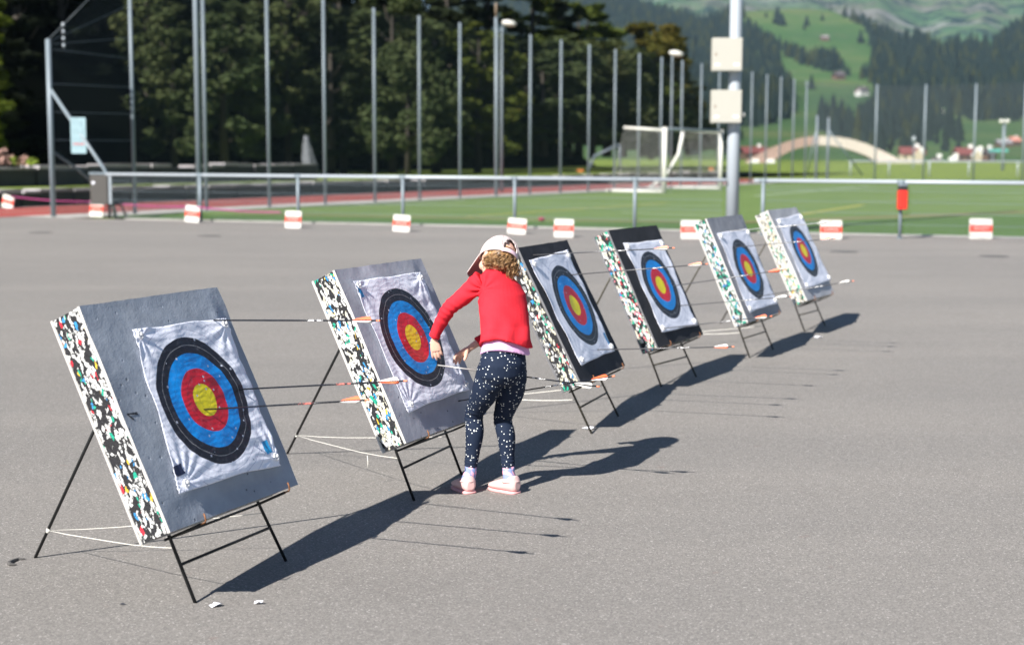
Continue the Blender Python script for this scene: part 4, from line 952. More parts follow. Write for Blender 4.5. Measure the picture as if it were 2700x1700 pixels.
# information board hanging on the net
sg = at((456+505)/2/2.4456+8, 874/2.4456, pc.y-.25); sg = at(207, 357.5, pc.y-.22)
t = empty('info_board', sg, 'pale blue information board with small print hanging by the corner post of the net', 'sign')
mb = MB(); mb.rbox((-.175, -.012, -.415), (.175, .012, .415), .02); mb.build('board', M['sign_blue'], t)
mb = MB(); r_ = random.Random(3)
for k in range(13):
    if k in (3, 7): continue
    z = .36-.052*k; x = -.14
    while x < (.02 if k < 6 else .13):
        wd = r_.uniform(.015, .05); mb.box((x, -.0145, z-.006), (min(x+wd, .14), -.012, z+.006)); x += wd+.01
mb.box((.06, -.0145, .20), (.09, -.012, .33)); mb.box((.10, -.0145, .05), (.125, -.012, .17))
mb.build('small_print', plain('sign_print', (.16, .24, .28), .6), t)
mb = MB(); r_ = random.Random(4); x = -.12
while x < .12:
    wd = r_.uniform(.02, .045); mb.box((x, -.0145, -.215), (x+wd, -.012, -.185)); x += wd+.008
mb.build('red_line', M['red_band'], t)

# free-standing tall poles and street lamps
def lamp(X, Yb, Yt, lx, ly, lb):
    p = ground(X, Yb); h = top_z(p, X, Yt); t = empty('street_lamp', p, lb, 'street lamp', 'street lamps behind the tall fence')
    mb = MB(); mb.tube([(0, 0, 0), (0, 0, h)], [.07, .045], 10); mb.build('pole', M['galv'], t, True)
    q_ = at(lx, ly, p.y)-p; mb = MB(); mb.tube([(0, 0, h-.02), (q_.x*.4, 0, q_.z+.02)], .03, 8); mb.build('arm', M['galv'], t, True)
    sc_ = p.y/4000; mb = MB(); mb.ellip(q_, [(19*sc_, 0, -3*sc_), (0, 12*sc_, 0), (1*sc_, 0, 8*sc_)], 16, 10); mb.build('lamp_head', M['white_paint'], t, True)
lamp(1322.5, 506, 74, 1342, 62, 'street lamp with white oval head nearer the middle of the picture')
lamp(1768, 484, 146, 1783, 142, 'street lamp with white oval head close to the goal')
t = empty('tall_pole', ground(1307, 515), 'bare tall pole with a brown cap beside the nearer street lamp', 'pole')
h = top_z(t.location, 1306, 46); mb = MB(); mb.tube([(0, 0, 0), (0, 0, h)], .055, 10); mb.build('pole', M['galv'], t, True)
mb = MB(); mb.tube([(0, 0, h), (0, 0, h+.5)], .035, 8); mb.build('cap', plain('brown_cap', (.22, .16, .11)), t, True)
t = ground(527, 577); o = pole(t, 9.5, .062, M['galv'], 'tall_pole'); tag(o, 'thick tall pole rising behind the first railing post', 'pole')

# big mast with two cream boxes
mp = ground(1930, 617); t = empty('floodlight_mast', mp, 'thick light grey mast carrying cream boxes, in front of the goal', 'mast')
mb = MB(); mb.tube([(0, 0, 0), (0, 0, top_z(mp, 1930, 350)), (0, 0, 12)], [.125, .122, .10], 20); mb.tube([(0, 0, 0), (0, 0, .03)], .2, 20); mb.build('pole', M['galv_white'], t, True)
def mbox(x0, x1, y0, y1, lbp):
    a = at(x0, y0, mp.y-.30)-mp; b = at(x1, y1, mp.y-.30)-mp
    o = MB(); o.rbox((a.x, 0, b.z), (b.x, .17, a.z), .02); q_ = o.build('box', M['cream'], t, False); q_.location = (0, -.30, 0)
    l = MB(); l.rbox((a.x+.012, -.018, b.z+.012), (b.x-.012, -.001, a.z-.012), .018); d_ = l.build('lid', M['cream'], q_, False)
    l = MB(); l.box((a.x+.055, -.022, (a.z+b.z)/2-.02), (a.x+.08, -.019, (a.z+b.z)/2+.02)); l.build('lock', M['rust'], q_)
    l = MB(); l.box((a.x+.05, -.0215, b.z+.10), (a.x+.14, -.019, b.z+.135)); l.box((b.x-.16, -.0215, b.z+.10), (b.x-.06, -.019, b.z+.14)); l.build('sticker', M['wall_white'], q_)
    return a, b
a1, b1 = mbox(1879, 1957, 100, 188, 'u'); a2, b2 = mbox(1876.5, 1955, 237.5, 325, 'l')
mb = MB(); mb.box((-.10, -.14, a1.z-.12), (.10, -.10, a1.z-.07)); mb.box((-.10, -.14, b1.z+.07), (.10, -.10, b1.z+.12)); mb.build('bracket', M['galv'], t)
mb = MB(); mb.box((-.10, -.14, a2.z-.12), (.10, -.10, a2.z-.07)); mb.box((-.10, -.14, b2.z+.07), (.10, -.10, b2.z+.12)); mb.build('bracket', M['galv'], t)
q_ = at(1960, 303, mp.y-.2)-mp; mb = MB(); mb.ellip(q_, [(.035, 0, 0), (0, .05, 0), (0, 0, .045)], 12, 8); mb.build('socket', M['white_paint'], t, True)
mb = MB(); mb.tube([q_+Vector((-.03, 0, 0)), q_+Vector((.04, 0, .01))], [.02, .012], 8); mb.build('plug', M['black_plastic'], t, True)

# red dispenser on the railing post
rp = on_rail(2372); t = empty('bag_dispenser', (rp.x, rp.y-.10, 0), 'red bag dispenser with black top fixed to a railing post', 'dispenser')
k = rp.y/4000; zz = lambda Y: top_z(Vector((rp.x, rp.y-.1, 0)), 2372, Y)
mb = MB(); mb.rbox((-.088, -.075, zz(552)), (.088, .05, zz(501.5)), .03, axis=2); bevel(mb.build('red_body', M['red_box'], t), .01)
mb = MB(); mb.rbox((-.082, -.07, zz(501.3)), (.082, .045, zz(490)), .03, axis=2); mb.build('black_lid', M['black_plastic'], t)
mb = MB(); mb.rbox((-.085, -.072, zz(489.8)), (.085, .047, zz(485)), .03, axis=2); mb.build('grey_cap', M['galv'], t)

# bin and its leg at the left end of the railing
bp = ground(273, 576.5); t = empty('metal_bin', (bp.x, bp.y, 0), 'tall brown grey steel bin with small white sticker at the left railing end', 'bin')
Zb = lambda Y: top_z(bp, 270, Y); kx = bp.y/4000
mb = MB(); mb.rbox((-34*kx, -.02, Zb(540)), (16*kx, .36, Zb(460)), .05, axis=2); bevel(mb.build('bin_body', M['bin'], t), .01)
mb = MB(); mb.rbox((-36*kx, -.035, Zb(460)), (20*kx, .38, Zb(455)), .05, axis=2); mb.build('bin_lid', M['galv'], t)
mb = MB(); mb.box((16.2*kx, .0, Zb(538)), (22*kx, .05, Zb(462))); mb.build('edge_plate', M['galv_white'], t)
mb = MB(); mb.tube([(12*kx, .15, 0), (12*kx, .15, Zb(539))], .04, 8); mb.build('leg', M['black_plastic'], t, True)
mb = MB(); mb.tube([(20*kx, .3, Zb(539)), (36*kx, .4, .3), (48*kx, .4, .02)], .025, 8); mb.build('rear_strut', M['black_plastic'], t, True)
mb = MB(); mb.tube([(-24*kx, -.0205, Zb(482)), (-24*kx, -.024, Zb(482))], .035, 12); mb.build('sticker', M['scrap'], t)

# football goal
ga, gb = ground(1751, 509.4), ground(1899, 500.2); gd = (gb-ga).normalized(); gh = top_z(ga, 1751, 336)
back = Vector((-gd.y, gd.x, 0)); back = back if back.x < 0 else -back
t = empty('football_goal', ga, 'white football goal with net standing left behind the mast', 'goal'); o_ = Vector((0, 0, 0)); gB = gb-ga
def gp(nm, pts, r, mat='white_paint'): m_ = MB(); m_.tube(pts, r, 12); return m_.build(nm, M[mat], t, True)
gp('goal_post', [(0, 0, 0), (0, 0, gh)], .095); gp('goal_post', [gB, gB+Vector((0, 0, gh))], .085)
gp('crossbar', [(0, 0, gh-.06), gB+Vector((0, 0, gh-.06))], .055, 'galv')
dn = 1.7; db = 2.4; up_ = Vector((0, 0, 1))
gp('net_arm', [(0, 0, gh-.12), back*dn+up_*(gh-.0)], .055); gp('net_arm', [gB+up_*(gh-.12), gB+back*dn+up_*(gh-.0)], .055)
gp('rear_bar', [back*dn+up_*(gh-.02), gB+back*dn+up_*(gh-.02)], .03, 'galv')
gp('ground_frame', [up_*.06, back*db+up_*.06, gB+back*db+up_*.06, gB+up_*.06], .06)
def quad(nm, ps, mat, par):
    m_ = MB(); m_.add(ps, [(0, 1, 2, 3)]); o = m_.build(nm, mat, par); l = o.data.uv_layers.new(name='UVMap')
    a, b, d = Vector(ps[0]), Vector(ps[1]), Vector(ps[3]); ww, hh = (b-a).length, (d-a).length; uv = [(0, 0), (ww, 0), (ww, hh), (0, hh)]
    for lp in o.data.loops: l.data[lp.index].uv = uv[lp.vertex_index]
    return o
quad('side_net', [up_*.06, back*db+up_*.06, back*dn+up_*gh, up_*gh], M['net_goal'], t)
quad('side_net', [gB+up_*.06, gB+back*db+up_*.06, gB+back*dn+up_*gh, gB+up_*gh], M['net_goal'], t)
quad('back_net', [back*db+up_*.06, gB+back*db+up_*.06, gB+back*dn+up_*gh, back*dn+up_*gh], M['net_goal'], t)
gp('slack_net_edge', [gB+back*dn+up_*gh, gB+back*(dn+.2)+up_*1.5, gB+back*(db+.1)+up_*.5, gB+back*(db+.8)+up_*.08], .07, 'net_white')

# far goal frame with guy ropes and short posts
for X, lb, yt in ((2151, 'left short steel post by the guy ropes at the far end', 306), (2181, 'right short steel post by the guy ropes at the far end', 311)):
    p = ground(X, 475); o = pole(p, top_z(p, X, yt), .075, M['galv'], 'steel_post'); tag(o, lb, 'post', 'short steel posts at the far end')
def rope(a, b, lb):
    y = 66; A_, B_ = at(*a, y), at(*b, y+1); mb = MB(); mb.tube([A_, B_], .03, 6); tag(mb.build('guy_rope', M['galv'], None, True), lb, 'rope', 'guy ropes at the far end')
rope((2186, 345), (2274, 462), 'pale guy rope slanting down right from the short posts'); rope((2150, 350), (2128, 462), 'pale guy rope slanting down left beside the short posts')
# distant thin railing
pA, pB = ground(2236, 466), ground(2900, 470); fr = empty('far_railing', pA, 'distant thin white railing across the far end of the pitch', 'railing')
mb = MB(); mb.tube([(0, 0, 1.05), pB-pA+up_*1.05], .05, 8); mb.build('top_rail', M['galv_white'], fr, True)
for X in (2242, 2347, 2455, 2560, 2688, 2790):
    p = pA+(pB-pA)*((X-2236)/664.0)-pA; mb = MB(); mb.tube([p, p+up_*1.05], .05, 8); mb.build('post', M['galv_white'], fr, True)

# warning boards along the asphalt edge
BD = [(18, 549, 38, 34, -9, 'cut by the left picture edge, magenta tape on its corner'), (253, 572, 40, 43, -2, 'in front of the metal bin'), (505, 586, 43, 44, -4, 'just left of the first railing post'), (772, 601.5, 45, 45, -1, 'at the foot of the second railing post'),
      (1057, 611, 47, 44, -3, 'at the foot of the third railing post'), (1361, 617, 50, 41, -4, 'tilted, at the foot of the fourth railing post'), (1486, 626, 53, 48, -1, 'right of the tilted board, above the fourth block'), (1822, 630, 55, 49, 0, 'partly hidden by the fifth foam block'),
      (2191.6, 631, 59, 50, 0, 'right of the farthest foam block'), (2586.7, 630, 63, 54, 0, 'farthest to the right, right of the red dispenser')]
tops_ = []
for k, (X, Yb, wp, hp, tl, lb) in enumerate(BD):
    p = ground(X, Yb); s = p.y/4000; wd, ht = wp*s, hp*s; yaw = [-.55, -.35, -.4, -.25, -.2, -.3, -.1, 0, 0, 0][k]
    wd = wd/math.cos(yaw)*.96
    t = empty('warning_board', None, 'red banded white board '+lb, 'warning board', 'white warning boards with red bands', mat=Matrix.Translation(p) @ Matrix.Rotation(yaw, 4, 'Z') @ Matrix.Rotation(math.radians(-5), 4, 'X') @ Matrix.Rotation(math.radians(-tl), 4, 'Y'))
    mb = MB(); mb.rbox((-wd/2, 0, 0), (wd/2, .035, ht), .022); bevel(mb.build('panel', M['white_paint'], t), .004)
    mb = MB(); mb.box((-wd/2+.002, -.0035, ht*.34), (wd/2-.002, -.0005, ht*.68)); mb.build('red_stripe', M['red_band'], t)
    mb = MB(); r_ = random.Random(k*0+2); x = -wd*.33
    while x < wd*.31:
        cw = r_.uniform(.010, .018); hh = ht*r_.choice((.08, .08, .11))
        mb.box((x, -.006, ht*.52-hh/2), (x+.006, -.0038, ht*.52+hh/2)); mb.box((x+.0065, -.0055, ht*.52-hh/2), (x+cw, -.0038, ht*.52-hh/2+.007))
        if r_.random() < .6: mb.box((x+.0065, -.0055, ht*.52+hh/2-.007), (x+cw, -.0038, ht*.52+hh/2))
        x += cw+.007
    mb.build('lettering', M['white_paint'], t); tops_.append(t.matrix_world @ Vector((0, .018, ht*.93)))
mb = MB(); P_ = []
for a, b in zip(tops_[:3], tops_[1:4]):
    for k in range(8): P_.append(a.lerp(b, k/8)+Vector((0, .03, -.04*math.sin(PI*k/8))))
mb.tube(P_, .016, 4); tag(mb.build('barrier_tape', M['tape'], None, True), 'magenta tape strung between the leftmost warning boards', 'tape')
rb = ground(1428, 586); mb = MB(); mb.ellip((0, 0, .07), [(.075, 0, 0), (0, .06, 0), (0, 0, .05)], 12, 8); o = mb.build('red_ball', plain('dull_red_ball', (.25, .02, .05), .6), None, True); o.location = rb; tag(o, 'small dark red ball lying on the turf behind the railing', 'ball')

# ------------------------------------------------------------------ stone walls and the things before the wood
def stone_wall(off, s0, s1, z0, z1, lb, seed, par_shift=0):
    r_ = random.Random(seed); a = FA+FN*off+FD*s0; t = empty('stone_wall', (a.x, a.y, z0), lb, 'wall', 'dry stone retaining walls')
    mb = MB(); cp = MB(); s = 0; L = s1-s0
    while s < L:
        wd = r_.uniform(.7, 1.6); j = r_.uniform(-.06, .06); h = (z1-z0)*r_.uniform(.9, 1.0); p = FD*s+FN*j; q_ = FD*(s+wd-.02)+FN*(j+r_.uniform(-.03, .03)); n_ = FN*.7
        P4 = [p, q_, q_+n_, p+n_]
        mb.loft([[Vector((v.x, v.y, -.2)) for v in P4], [Vector((v.x, v.y, h)) for v in P4]])
        if r_.random() < .985:
            jj = r_.uniform(-.08, .0); P5 = [p+FN*jj, q_+FN*jj, q_+n_, p+n_]; h2 = h+r_.uniform(.05, .12); cp.loft([[Vector((v.x, v.y, h+.002)) for v in P5], [Vector((v.x, v.y, h2)) for v in P5]])
        s += wd
    mb.build('stone_blocks', M['dark_stone'], t); cp.build('sunlit_block_tops', M['sunlit_stone'], t)  # pale top slabs stand for sunlit tops of the dark blocks
stone_wall(6.0, -26, 16, 0.0, .38, 'low front tier of dark stone with tops painted sunlit at the left edge', 1)
stone_wall(8.4, -28, 21, 0.35, 1.05, 'upper tier of dark stone with tops painted sunlit under the wood', 2)
stone_wall(6.1, 16.4, 62, 0.0, .40, 'long dark stone wall behind the running track', 3)
def person_like(): pass
# draped object and small frames seen through the net
p = at(812, 446, 66); p.z = .62; mb = MB(); r_ = random.Random(9); rings = []
for k in range(12):
    z = 1.62*k/11; rr = (.27*(1-z/1.75)**.8+.05)
    rings.append([(rr*(1+.35*math.sin(5*a+k*.6))*math.cos(a)-.10*z+.1, rr*(1+.35*math.sin(4*a+1))*math.sin(a)*.6, z) for a in [2*PI*j/18 for j in range(18)]])
mb.loft(rings); o = mb.build('draped_cover', plain('white_grey_sheet', (.13, .14, .16), .8, var=.6, scale=5), None, True); o.location = p; tag(o, 'folded grey white cover standing upright on the grass before the wood', 'cover')
p = at(1590, 440, 78); p.z = .62; t = empty('tipped_goal', p, 'small tipped goal frame on the grass in front of the wood', 'small goal')
for nm, a, b in (('frame_bar', (-.75, 0, 0), (-.45, 0, .75)), ('frame_bar', (-.45, 0, .75), (.85, .2, 1.35)), ('frame_bar', (.85, .2, 1.35), (.9, .2, 0)), ('frame_bar', (-.45, .9, .75), (.85, 1.1, 1.35))):
    mb = MB(); mb.tube([a, b], .06, 8); mb.build(nm, plain('dull_blue_steel', (.12, .15, .18), .5), t, True)
p = at(1530, 443, 74); p.z = .62; mb = MB(); mb.rbox((-.15, -.1, 0), (.15, .1, .13), .05); o = mb.build('orange_cover', M['orange']); o.location = p; tag(o, 'small orange cover on the grass before the wood', 'cover')
p = at(1875, 405, 84); p.z = .6; mb = MB(); mb.rbox((-.1, -.1, 0), (.1, .1, .16), .04); o = mb.build('orange_cone', M['orange']); o.location = p; tag(o, 'small orange box beyond the goal net', 'box')
def tuft(X, Y, hp, mat, lb, sd):
    p = FA+FN*7.6; yv = 46; q_ = at(X, Y, yv); q_.z = 1.1; r_ = random.Random(sd); t = empty('wall_plant', q_, lb, 'plant', 'plants on top of the stone wall'); lf = MB(); st = MB(); h = hp*yv/4000
    for k in range(46):
        a = r_.uniform(0, 2*PI); rr = r_.uniform(0, .22); z = r_.uniform(.05, h); c = Vector((rr*math.cos(a), rr*math.sin(a), z)); s = r_.uniform(.05, .10)
        d1 = Vector((r_.gauss(0, 1), r_.gauss(0, 1), r_.gauss(0, 1))).normalized()*s; d2 = d1.cross(Vector((r_.gauss(0, 1), r_.gauss(0, 1), 1))).normalized()*s*.6
        lf.add([c-d1, c+d2, c+d1, c-d2], [(0, 1, 2, 3)])
    for k in range(5): a = r_.uniform(0, 6); st.tube([(0, 0, -.1), (.12*math.cos(a), .12*math.sin(a), h*.8)], .012, 5)
    lf.build('foliage', M[mat], t); st.build('stem', M['trunk'], t)
for k, (X, hp, mt, lb) in enumerate([(4, 44, 'blossom', 'tall pinkish dry plant on the wall at the left edge'), (20, 26, 'blossom', 'pale pinkish plant beside the tall one on the wall'), (37, 22, 'sprig', 'lime green sprig between the pinkish plants on the wall'), (62, 24, 'blossom', 'small pinkish plant between the two lime sprigs'), (82, 20, 'sprig', 'lime green sprig left of the corner post')]):
    tuft(X, 448, hp, mt, lb, k)

# ------------------------------------------------------------------ trees of the near wood
def leaf_mesh(name, seed, H, R, n=5200, base=.12, leaf=.26, cone=False, top=.9):
    g_ = np.random.default_rng(seed); nc = 60; cl = []
    for k in range(nc):
        t = base+(1-base)*(k+.5)/nc; 
        if cone: rr = R*(1.02-t)**.85+.15
        else: rr = R*math.sqrt(max(.03, 1-abs((t-.5)/.56)**2.4))*(.75+.5*g_.random())
        a = g_.uniform(0, 2*PI); q_ = rr*math.sqrt(g_.uniform(.15, 1)); cl.append((q_*math.cos(a), q_*math.sin(a), t*H, max(.45, rr*(.32 if not cone else .38))*g_.uniform(.7, 1.25)))
    cl = np.array(cl); idx = g_.integers(0, nc, n); c = cl[idx]
    d = g_.normal(size=(n, 3)); d /= np.linalg.norm(d, axis=1)[:, None]; rad = g_.uniform(.45, 1.05, n)**.6
    P = c[:, :3]+d*(c[:, 3]*rad)[:, None]*np.array((1, 1, .75 if not cone else .45))
    a1 = g_.normal(size=(n, 3)); a1[:, 2] *= .6; a1 /= np.linalg.norm(a1, axis=1)[:, None]; a2 = np.cross(a1, g_.normal(size=(n, 3))+d); a2 /= np.linalg.norm(a2, axis=1)[:, None]+1e-9
    s = leaf*g_.uniform(.5, 1.2, n)[:, None]; a1 *= s; a2 *= s*.55
    V = np.stack([P-a1, P+a2, P+a1, P-a2], 1).reshape(-1, 3)
    me = bpy.data.meshes.new(name); me.vertices.add(4*n); me.vertices.foreach_set('co', V.ravel()); me.loops.add(4*n); me.loops.foreach_set('vertex_index', np.arange(4*n, dtype=np.int32))
    me.polygons.add(n); me.polygons.foreach_set('loop_start', np.arange(0, 4*n, 4, dtype=np.int32)); me.update(calc_edges=True)
    tm = MB(); rr_ = random.Random(seed); tm.tube([(0, 0, -.5), (.05, 0, H*.4), (0, .08, H*.92)], [H*.018+.06, H*.012+.03, .03], 8)
    for k in range(14):
        c_k = cl[int((k+.5)*nc/14)]; z0 = max(.5, c_k[2]*.82); tm.tube([(0, 0, z0), (c_k[0]*.5, c_k[1]*.5, z0+.12*H*.3), tuple(c_k[:3])], [.07, .045, .02], 5)
    to = tm.build('trunk', M['trunk'], None, True); tme = to.data; bpy.data.objects.remove(to)
    return me, tme, H
SP = {}
for k, (nm, H, R, cone, leaf, n) in enumerate([('col1', 15, 2.2, False, .30, 6000), ('col2', 15, 2.8, False, .32, 7000), ('round1', 11, 3.4, False, .30, 7000), ('con1', 18, 2.9, True, .30, 7000), ('con2', 16, 2.4, True, .28, 6000), ('col3', 16, 1.9, False, .28, 5600)]):
    SP[nm] = leaf_mesh(nm, 20+k, H, R, n, .12 if not cone else .06, leaf, cone)
def tree(kind, p, h, wide, mat, lb, group, rz, name='broadleaf_tree', cat='tree'):
    cm, tm, H = SP[kind]; t = empty(name, p, lb, cat, group, rz); t.scale = (wide, wide, h/H)
    key = (kind, mat)
    if key not in SP: m_ = cm.copy(); m_.materials.clear(); m_.materials.append(M[mat]); SP[key] = m_
    for nm, me in (('crown', SP[key]), ('trunk', tm)):
        o = bpy.data.objects.new(nm, me); COL.objects.link(o); o.parent = t
    return t
WOOD = [  # column x, visible top row, depth, kind, width factor, material
 (-60, -250, 62, 'con1', 1.0, 'leaf_shaded'), (-36, -30, 56, 'col3', .5, 'leaf_lime'), (60, -260, 70, 'con2', 1.2, 'leaf_shaded'), (170, -200, 72, 'con1', 1.0, 'leaf_shaded'),
 (262, -220, 74, 'col3', 1.0, 'leaf_shaded'), (330, -250, 76, 'col1', .9, 'leaf_shaded'), (395, -160, 73, 'col1', .75, 'leaf_a'), (460, 20, 70, 'col2', .62, 'leaf_a'), (520, -120, 76, 'col3', .9, 'leaf_dark'),
 (592, 0, 70, 'col2', .72, 'leaf_a'), (648, 60, 74, 'col1', .65, 'leaf_a'), (700, -60, 80, 'con2', .9, 'leaf_dark'), (760, -90, 74, 'col2', .62, 'leaf_a'), (815, -60, 76, 'col3', .8, 'leaf_a'),
 (872, 30, 74, 'col3', .8, 'leaf_dark'), (905, 60, 76, 'col1', .75, 'leaf_a'), (985, -40, 80, 'con2', 1.0, 'leaf_dark'), (1035, -40, 76, 'col2', .75, 'leaf_a'), (1075, 120, 74, 'round1', .62, 'leaf_a'),
 (1150, 40, 80, 'col1', .9, 'leaf_dark'), (1190, 60, 84, 'col3', .9, 'leaf_a'), (1260, 66, 80, 'col2', .75, 'leaf_b'), (1325, 90, 84, 'con2', .9, 'leaf_b'), (1392, 110, 88, 'con1', .85, 'leaf_dark'),
 (1430, 150, 86, 'col3', .9, 'leaf_a'), (1500, 96, 88, 'col2', .75, 'leaf_a'), (1560, 112, 92, 'round1', .9, 'leaf_a'), (1600, 150, 96, 'col2', .8, 'leaf_a'), (1640, 126, 98, 'col1', .9, 'leaf_a'),
 (1690, 150, 100, 'col2', .7, 'leaf_b'), (1735, 170, 104, 'con2', 1.0, 'leaf_dark'), (1778, 215, 110, 'col1', .9, 'leaf_dark'), (1812, 300, 118, 'round1', .8, 'leaf_dark'), (1700, 260, 99, 'round1', .7, 'leaf_a'),
 (1180, -120, 96, 'con1', 1.2, 'leaf_dark'), (1290, -130, 100, 'con1', 1.2, 'leaf_dark'), (1400, -100, 104, 'con1', 1.1, 'leaf_b'), (1470, -60, 108, 'con2', 1.2, 'leaf_dark'), (1525, 10, 112, 'col2', 1.0, 'leaf_b'),
 (1040, -160, 96, 'con2', 1.3, 'leaf_dark'), (860, -260, 104, 'con1', 1.4, 'leaf_dark'), (945, -260, 106, 'con1', 1.4, 'leaf_dark'), (1110, -240, 108, 'con1', 1.4, 'leaf_dark'), (740, -260, 102, 'con1', 1.4, 'leaf_dark'), (215, -260, 80, 'con1', 1.3, 'leaf_shaded'), (110, -260, 82, 'con1', 1.3, 'leaf_shaded'), (900, -180, 94, 'con1', 1.2, 'leaf_dark'), (620, -200, 92, 'con1', 1.3, 'leaf_dark'), (450, -220, 90, 'con1', 1.3, 'leaf_dark'), (1716, 68, 124, 'round1', 1.0, 'leaf_autumn'), (1600, 120, 118, 'con2', 1.0, 'leaf_dark')]
ADJ = {'leaf_shaded': 'very dark', 'leaf_dark': 'dark', 'leaf_a': 'grey green', 'leaf_b': 'yellowish green', 'leaf_autumn': 'rusty green', 'leaf_lime': 'bright lime'}
KN = {'c': 'slender', 'r': 'round'}
for k, (X, Y, D_, kd, wf, mt) in enumerate(WOOD):
    p = at(X, 430, D_); back_ = k > 33
    p.z = .5 if D_ < 84 else 1.5; h = top_z(p, X, Y)-p.z
    nn = ['first', 'second', 'third', 'fourth', 'fifth', 'sixth', 'seventh', 'eighth', 'ninth', 'tenth', 'eleventh', 'twelfth', 'thirteenth', 'fourteenth', 'fifteenth', 'sixteenth', 'seventeenth', 'eighteenth']
    gi = max(0, sum(x_ < X for x_ in xs)-1); x0_, x1_ = xs[gi], xs[gi+1]; side_ = 'just right of' if (X-x0_) < (x1_-x0_)*.5 else 'well right of'
    where = 'beyond the left picture edge' if X < 0 else ('left of the corner post' if X < 141 else 'right of the corner post' if X < 300 else 'left of the first tall post') if X < 356 else '%s the %s tall fence post' % (side_, nn[gi])
    con = kd.startswith('con'); row = 'back row ' if back_ else ''
    lb = '%s %s %s %s' % (row+ADJ[mt], 'pointed' if con else ('round' if kd[0] == 'r' else 'slender'), 'conifer' if con else 'tree', where)
    if mt == 'leaf_autumn': lb = 'round rusty green tree rising behind the wood, left of the mast'
    tree(kd, p, h, wf*(1.0 if D_ < 90 else 1.15), mt, ' '.join(lb.split()), 'trees of the wood behind the net', k*1.7, 'conifer_tree' if con else 'broadleaf_tree')

# ------------------------------------------------------------------ hillside
DY = np.array([[434, 262], [428, 300], [420, 420], [400, 640], [370, 860], [340, 1000], [300, 1180], [250, 1380], [200, 1560], [150, 1720], [100, 1880], [50, 2050], [0, 2220], [-60, 2450]])[::-1]
def Dof(y): return float(np.interp(y, DY[:, 0], DY[:, 1]))
RX = [(1000, -60), (1640, -40), (1700, 22), (1799, 45), (1849, 58), (1889, 48), (1956, 30), (2100, 24), (2190, 27), (2240, 48), (2300, 78), (2374, 112), (2424, 100), (2474, 132), (2524, 122), (2618, 112), (2648, 95), (2700, 62), (2800, 30), (3100, -40)]
def ridge(X): return float(np.interp(X, [a for a, b in RX], [b for a, b in RX]))
def hill_pt(X, Y):
    D_ = Dof(Y); p = at(X, Y, D_); return p
XS = np.arange(1150, 3100, 14.0); NY = 80; hm = MB(); wob = random.Random(2)
for X in XS:
    yr = ridge(X)
    for j in range(NY): Y = 434+(yr-434)*(j/(NY-1))**.85; hm.v.append(tuple(hill_pt(X, Y)))
    p = hill_pt(X, yr); hm.v.append((p.x*1.25, p.y*1.25, p.z*.6))
NYY = NY+1
for i in range(len(XS)-1):
    for j in range(NYY-1): hm.f.append((i*NYY+j, (i+1)*NYY+j, (i+1)*NYY+j+1, i*NYY+j+1)); hm.mi.append(0)
def mat_hill():
    t = NT('hill_meadow'); o = t.obj(); n = t.noise(.006, o, 5, .6); f = t.noise(.05, o, 4, .6)
    c = t.ramp(n, [(.30, (.040, .095, .028)), (.5, (.060, .120, .033)), (.66, (.115, .145, .048))])
    c = t.mix(t.ramp(f, [(.5, (0, 0, 0)), (.75, (.45, .45, .45))]), c, (.14, .14, .08)); t.base(c, .9, 0, .1); return t.m
tag(hm.build('hillside', mat_hill(), smooth=True), kind='structure')
# farther mountain
YM = np.array([[150, 2900], [100, 3020], [50, 3220], [0, 3480], [-120, 4200]])[::-1]
mm = MB(); XM = np.arange(1400, 3200, 16.0); NM_ = 50
XG, JG = np.meshgrid(XM, np.arange(NM_), indexing='ij')
YG = 150-270*JG/(NM_-1); relief = vnoise(XG*.016, YG*.004, 5)*110+vnoise(XG*.05, YG*.015, 6)*40
for i in range(len(XM)):
    for j in range(NM_):
        Y = float(YG[i, j]); D_ = float(np.interp(Y, YM[:, 0], YM[:, 1]))+float(relief[i, j])+(XM[i]-1900)*.25; mm.v.append(tuple(at(float(XM[i]), Y, D_)))
for i in range(len(XM)-1):
    for j in range(NM_-1): mm.f.append((i*NM_+j, (i+1)*NM_+j, (i+1)*NM_+j+1, i*NM_+j+1)); mm.mi.append(0)
def mat_mtn():
    t = NT('mountain_slope'); o = t.obj(); n = t.noise(.0052, o, 7, .66); f = t.noise(.021, o, 6, .7)
    mp_ = t.n('ShaderNodeMapping', Vector=o); mp_.inputs['Rotation'].default_value = (0, .5, .6); mp_.inputs['Scale'].default_value = (.25, 1, 1)
    sc_ = t.noise(.011, mp_.outputs[0], 5, .6)
    c = t.ramp(n, [(.38, (.050, .115, .050)), (.50, (.085, .135, .062)), (.57, (.125, .130, .09)), (.64, (.16, .155, .14))])
    c = t.mix(t.ramp(sc_, [(.56, (0, 0, 0)), (.66, (.8, .8, .8))]), c, (.21, .21, .20))
    c = t.mix(t.ramp(f, [(.51, (0, 0, 0)), (.55, (1, 1, 1))]), c, (.018, .036, .028)); t.base(c, .95, 0, .05); return t.m
tag(mm.build('mountain', mat_mtn(), smooth=True), kind='structure')

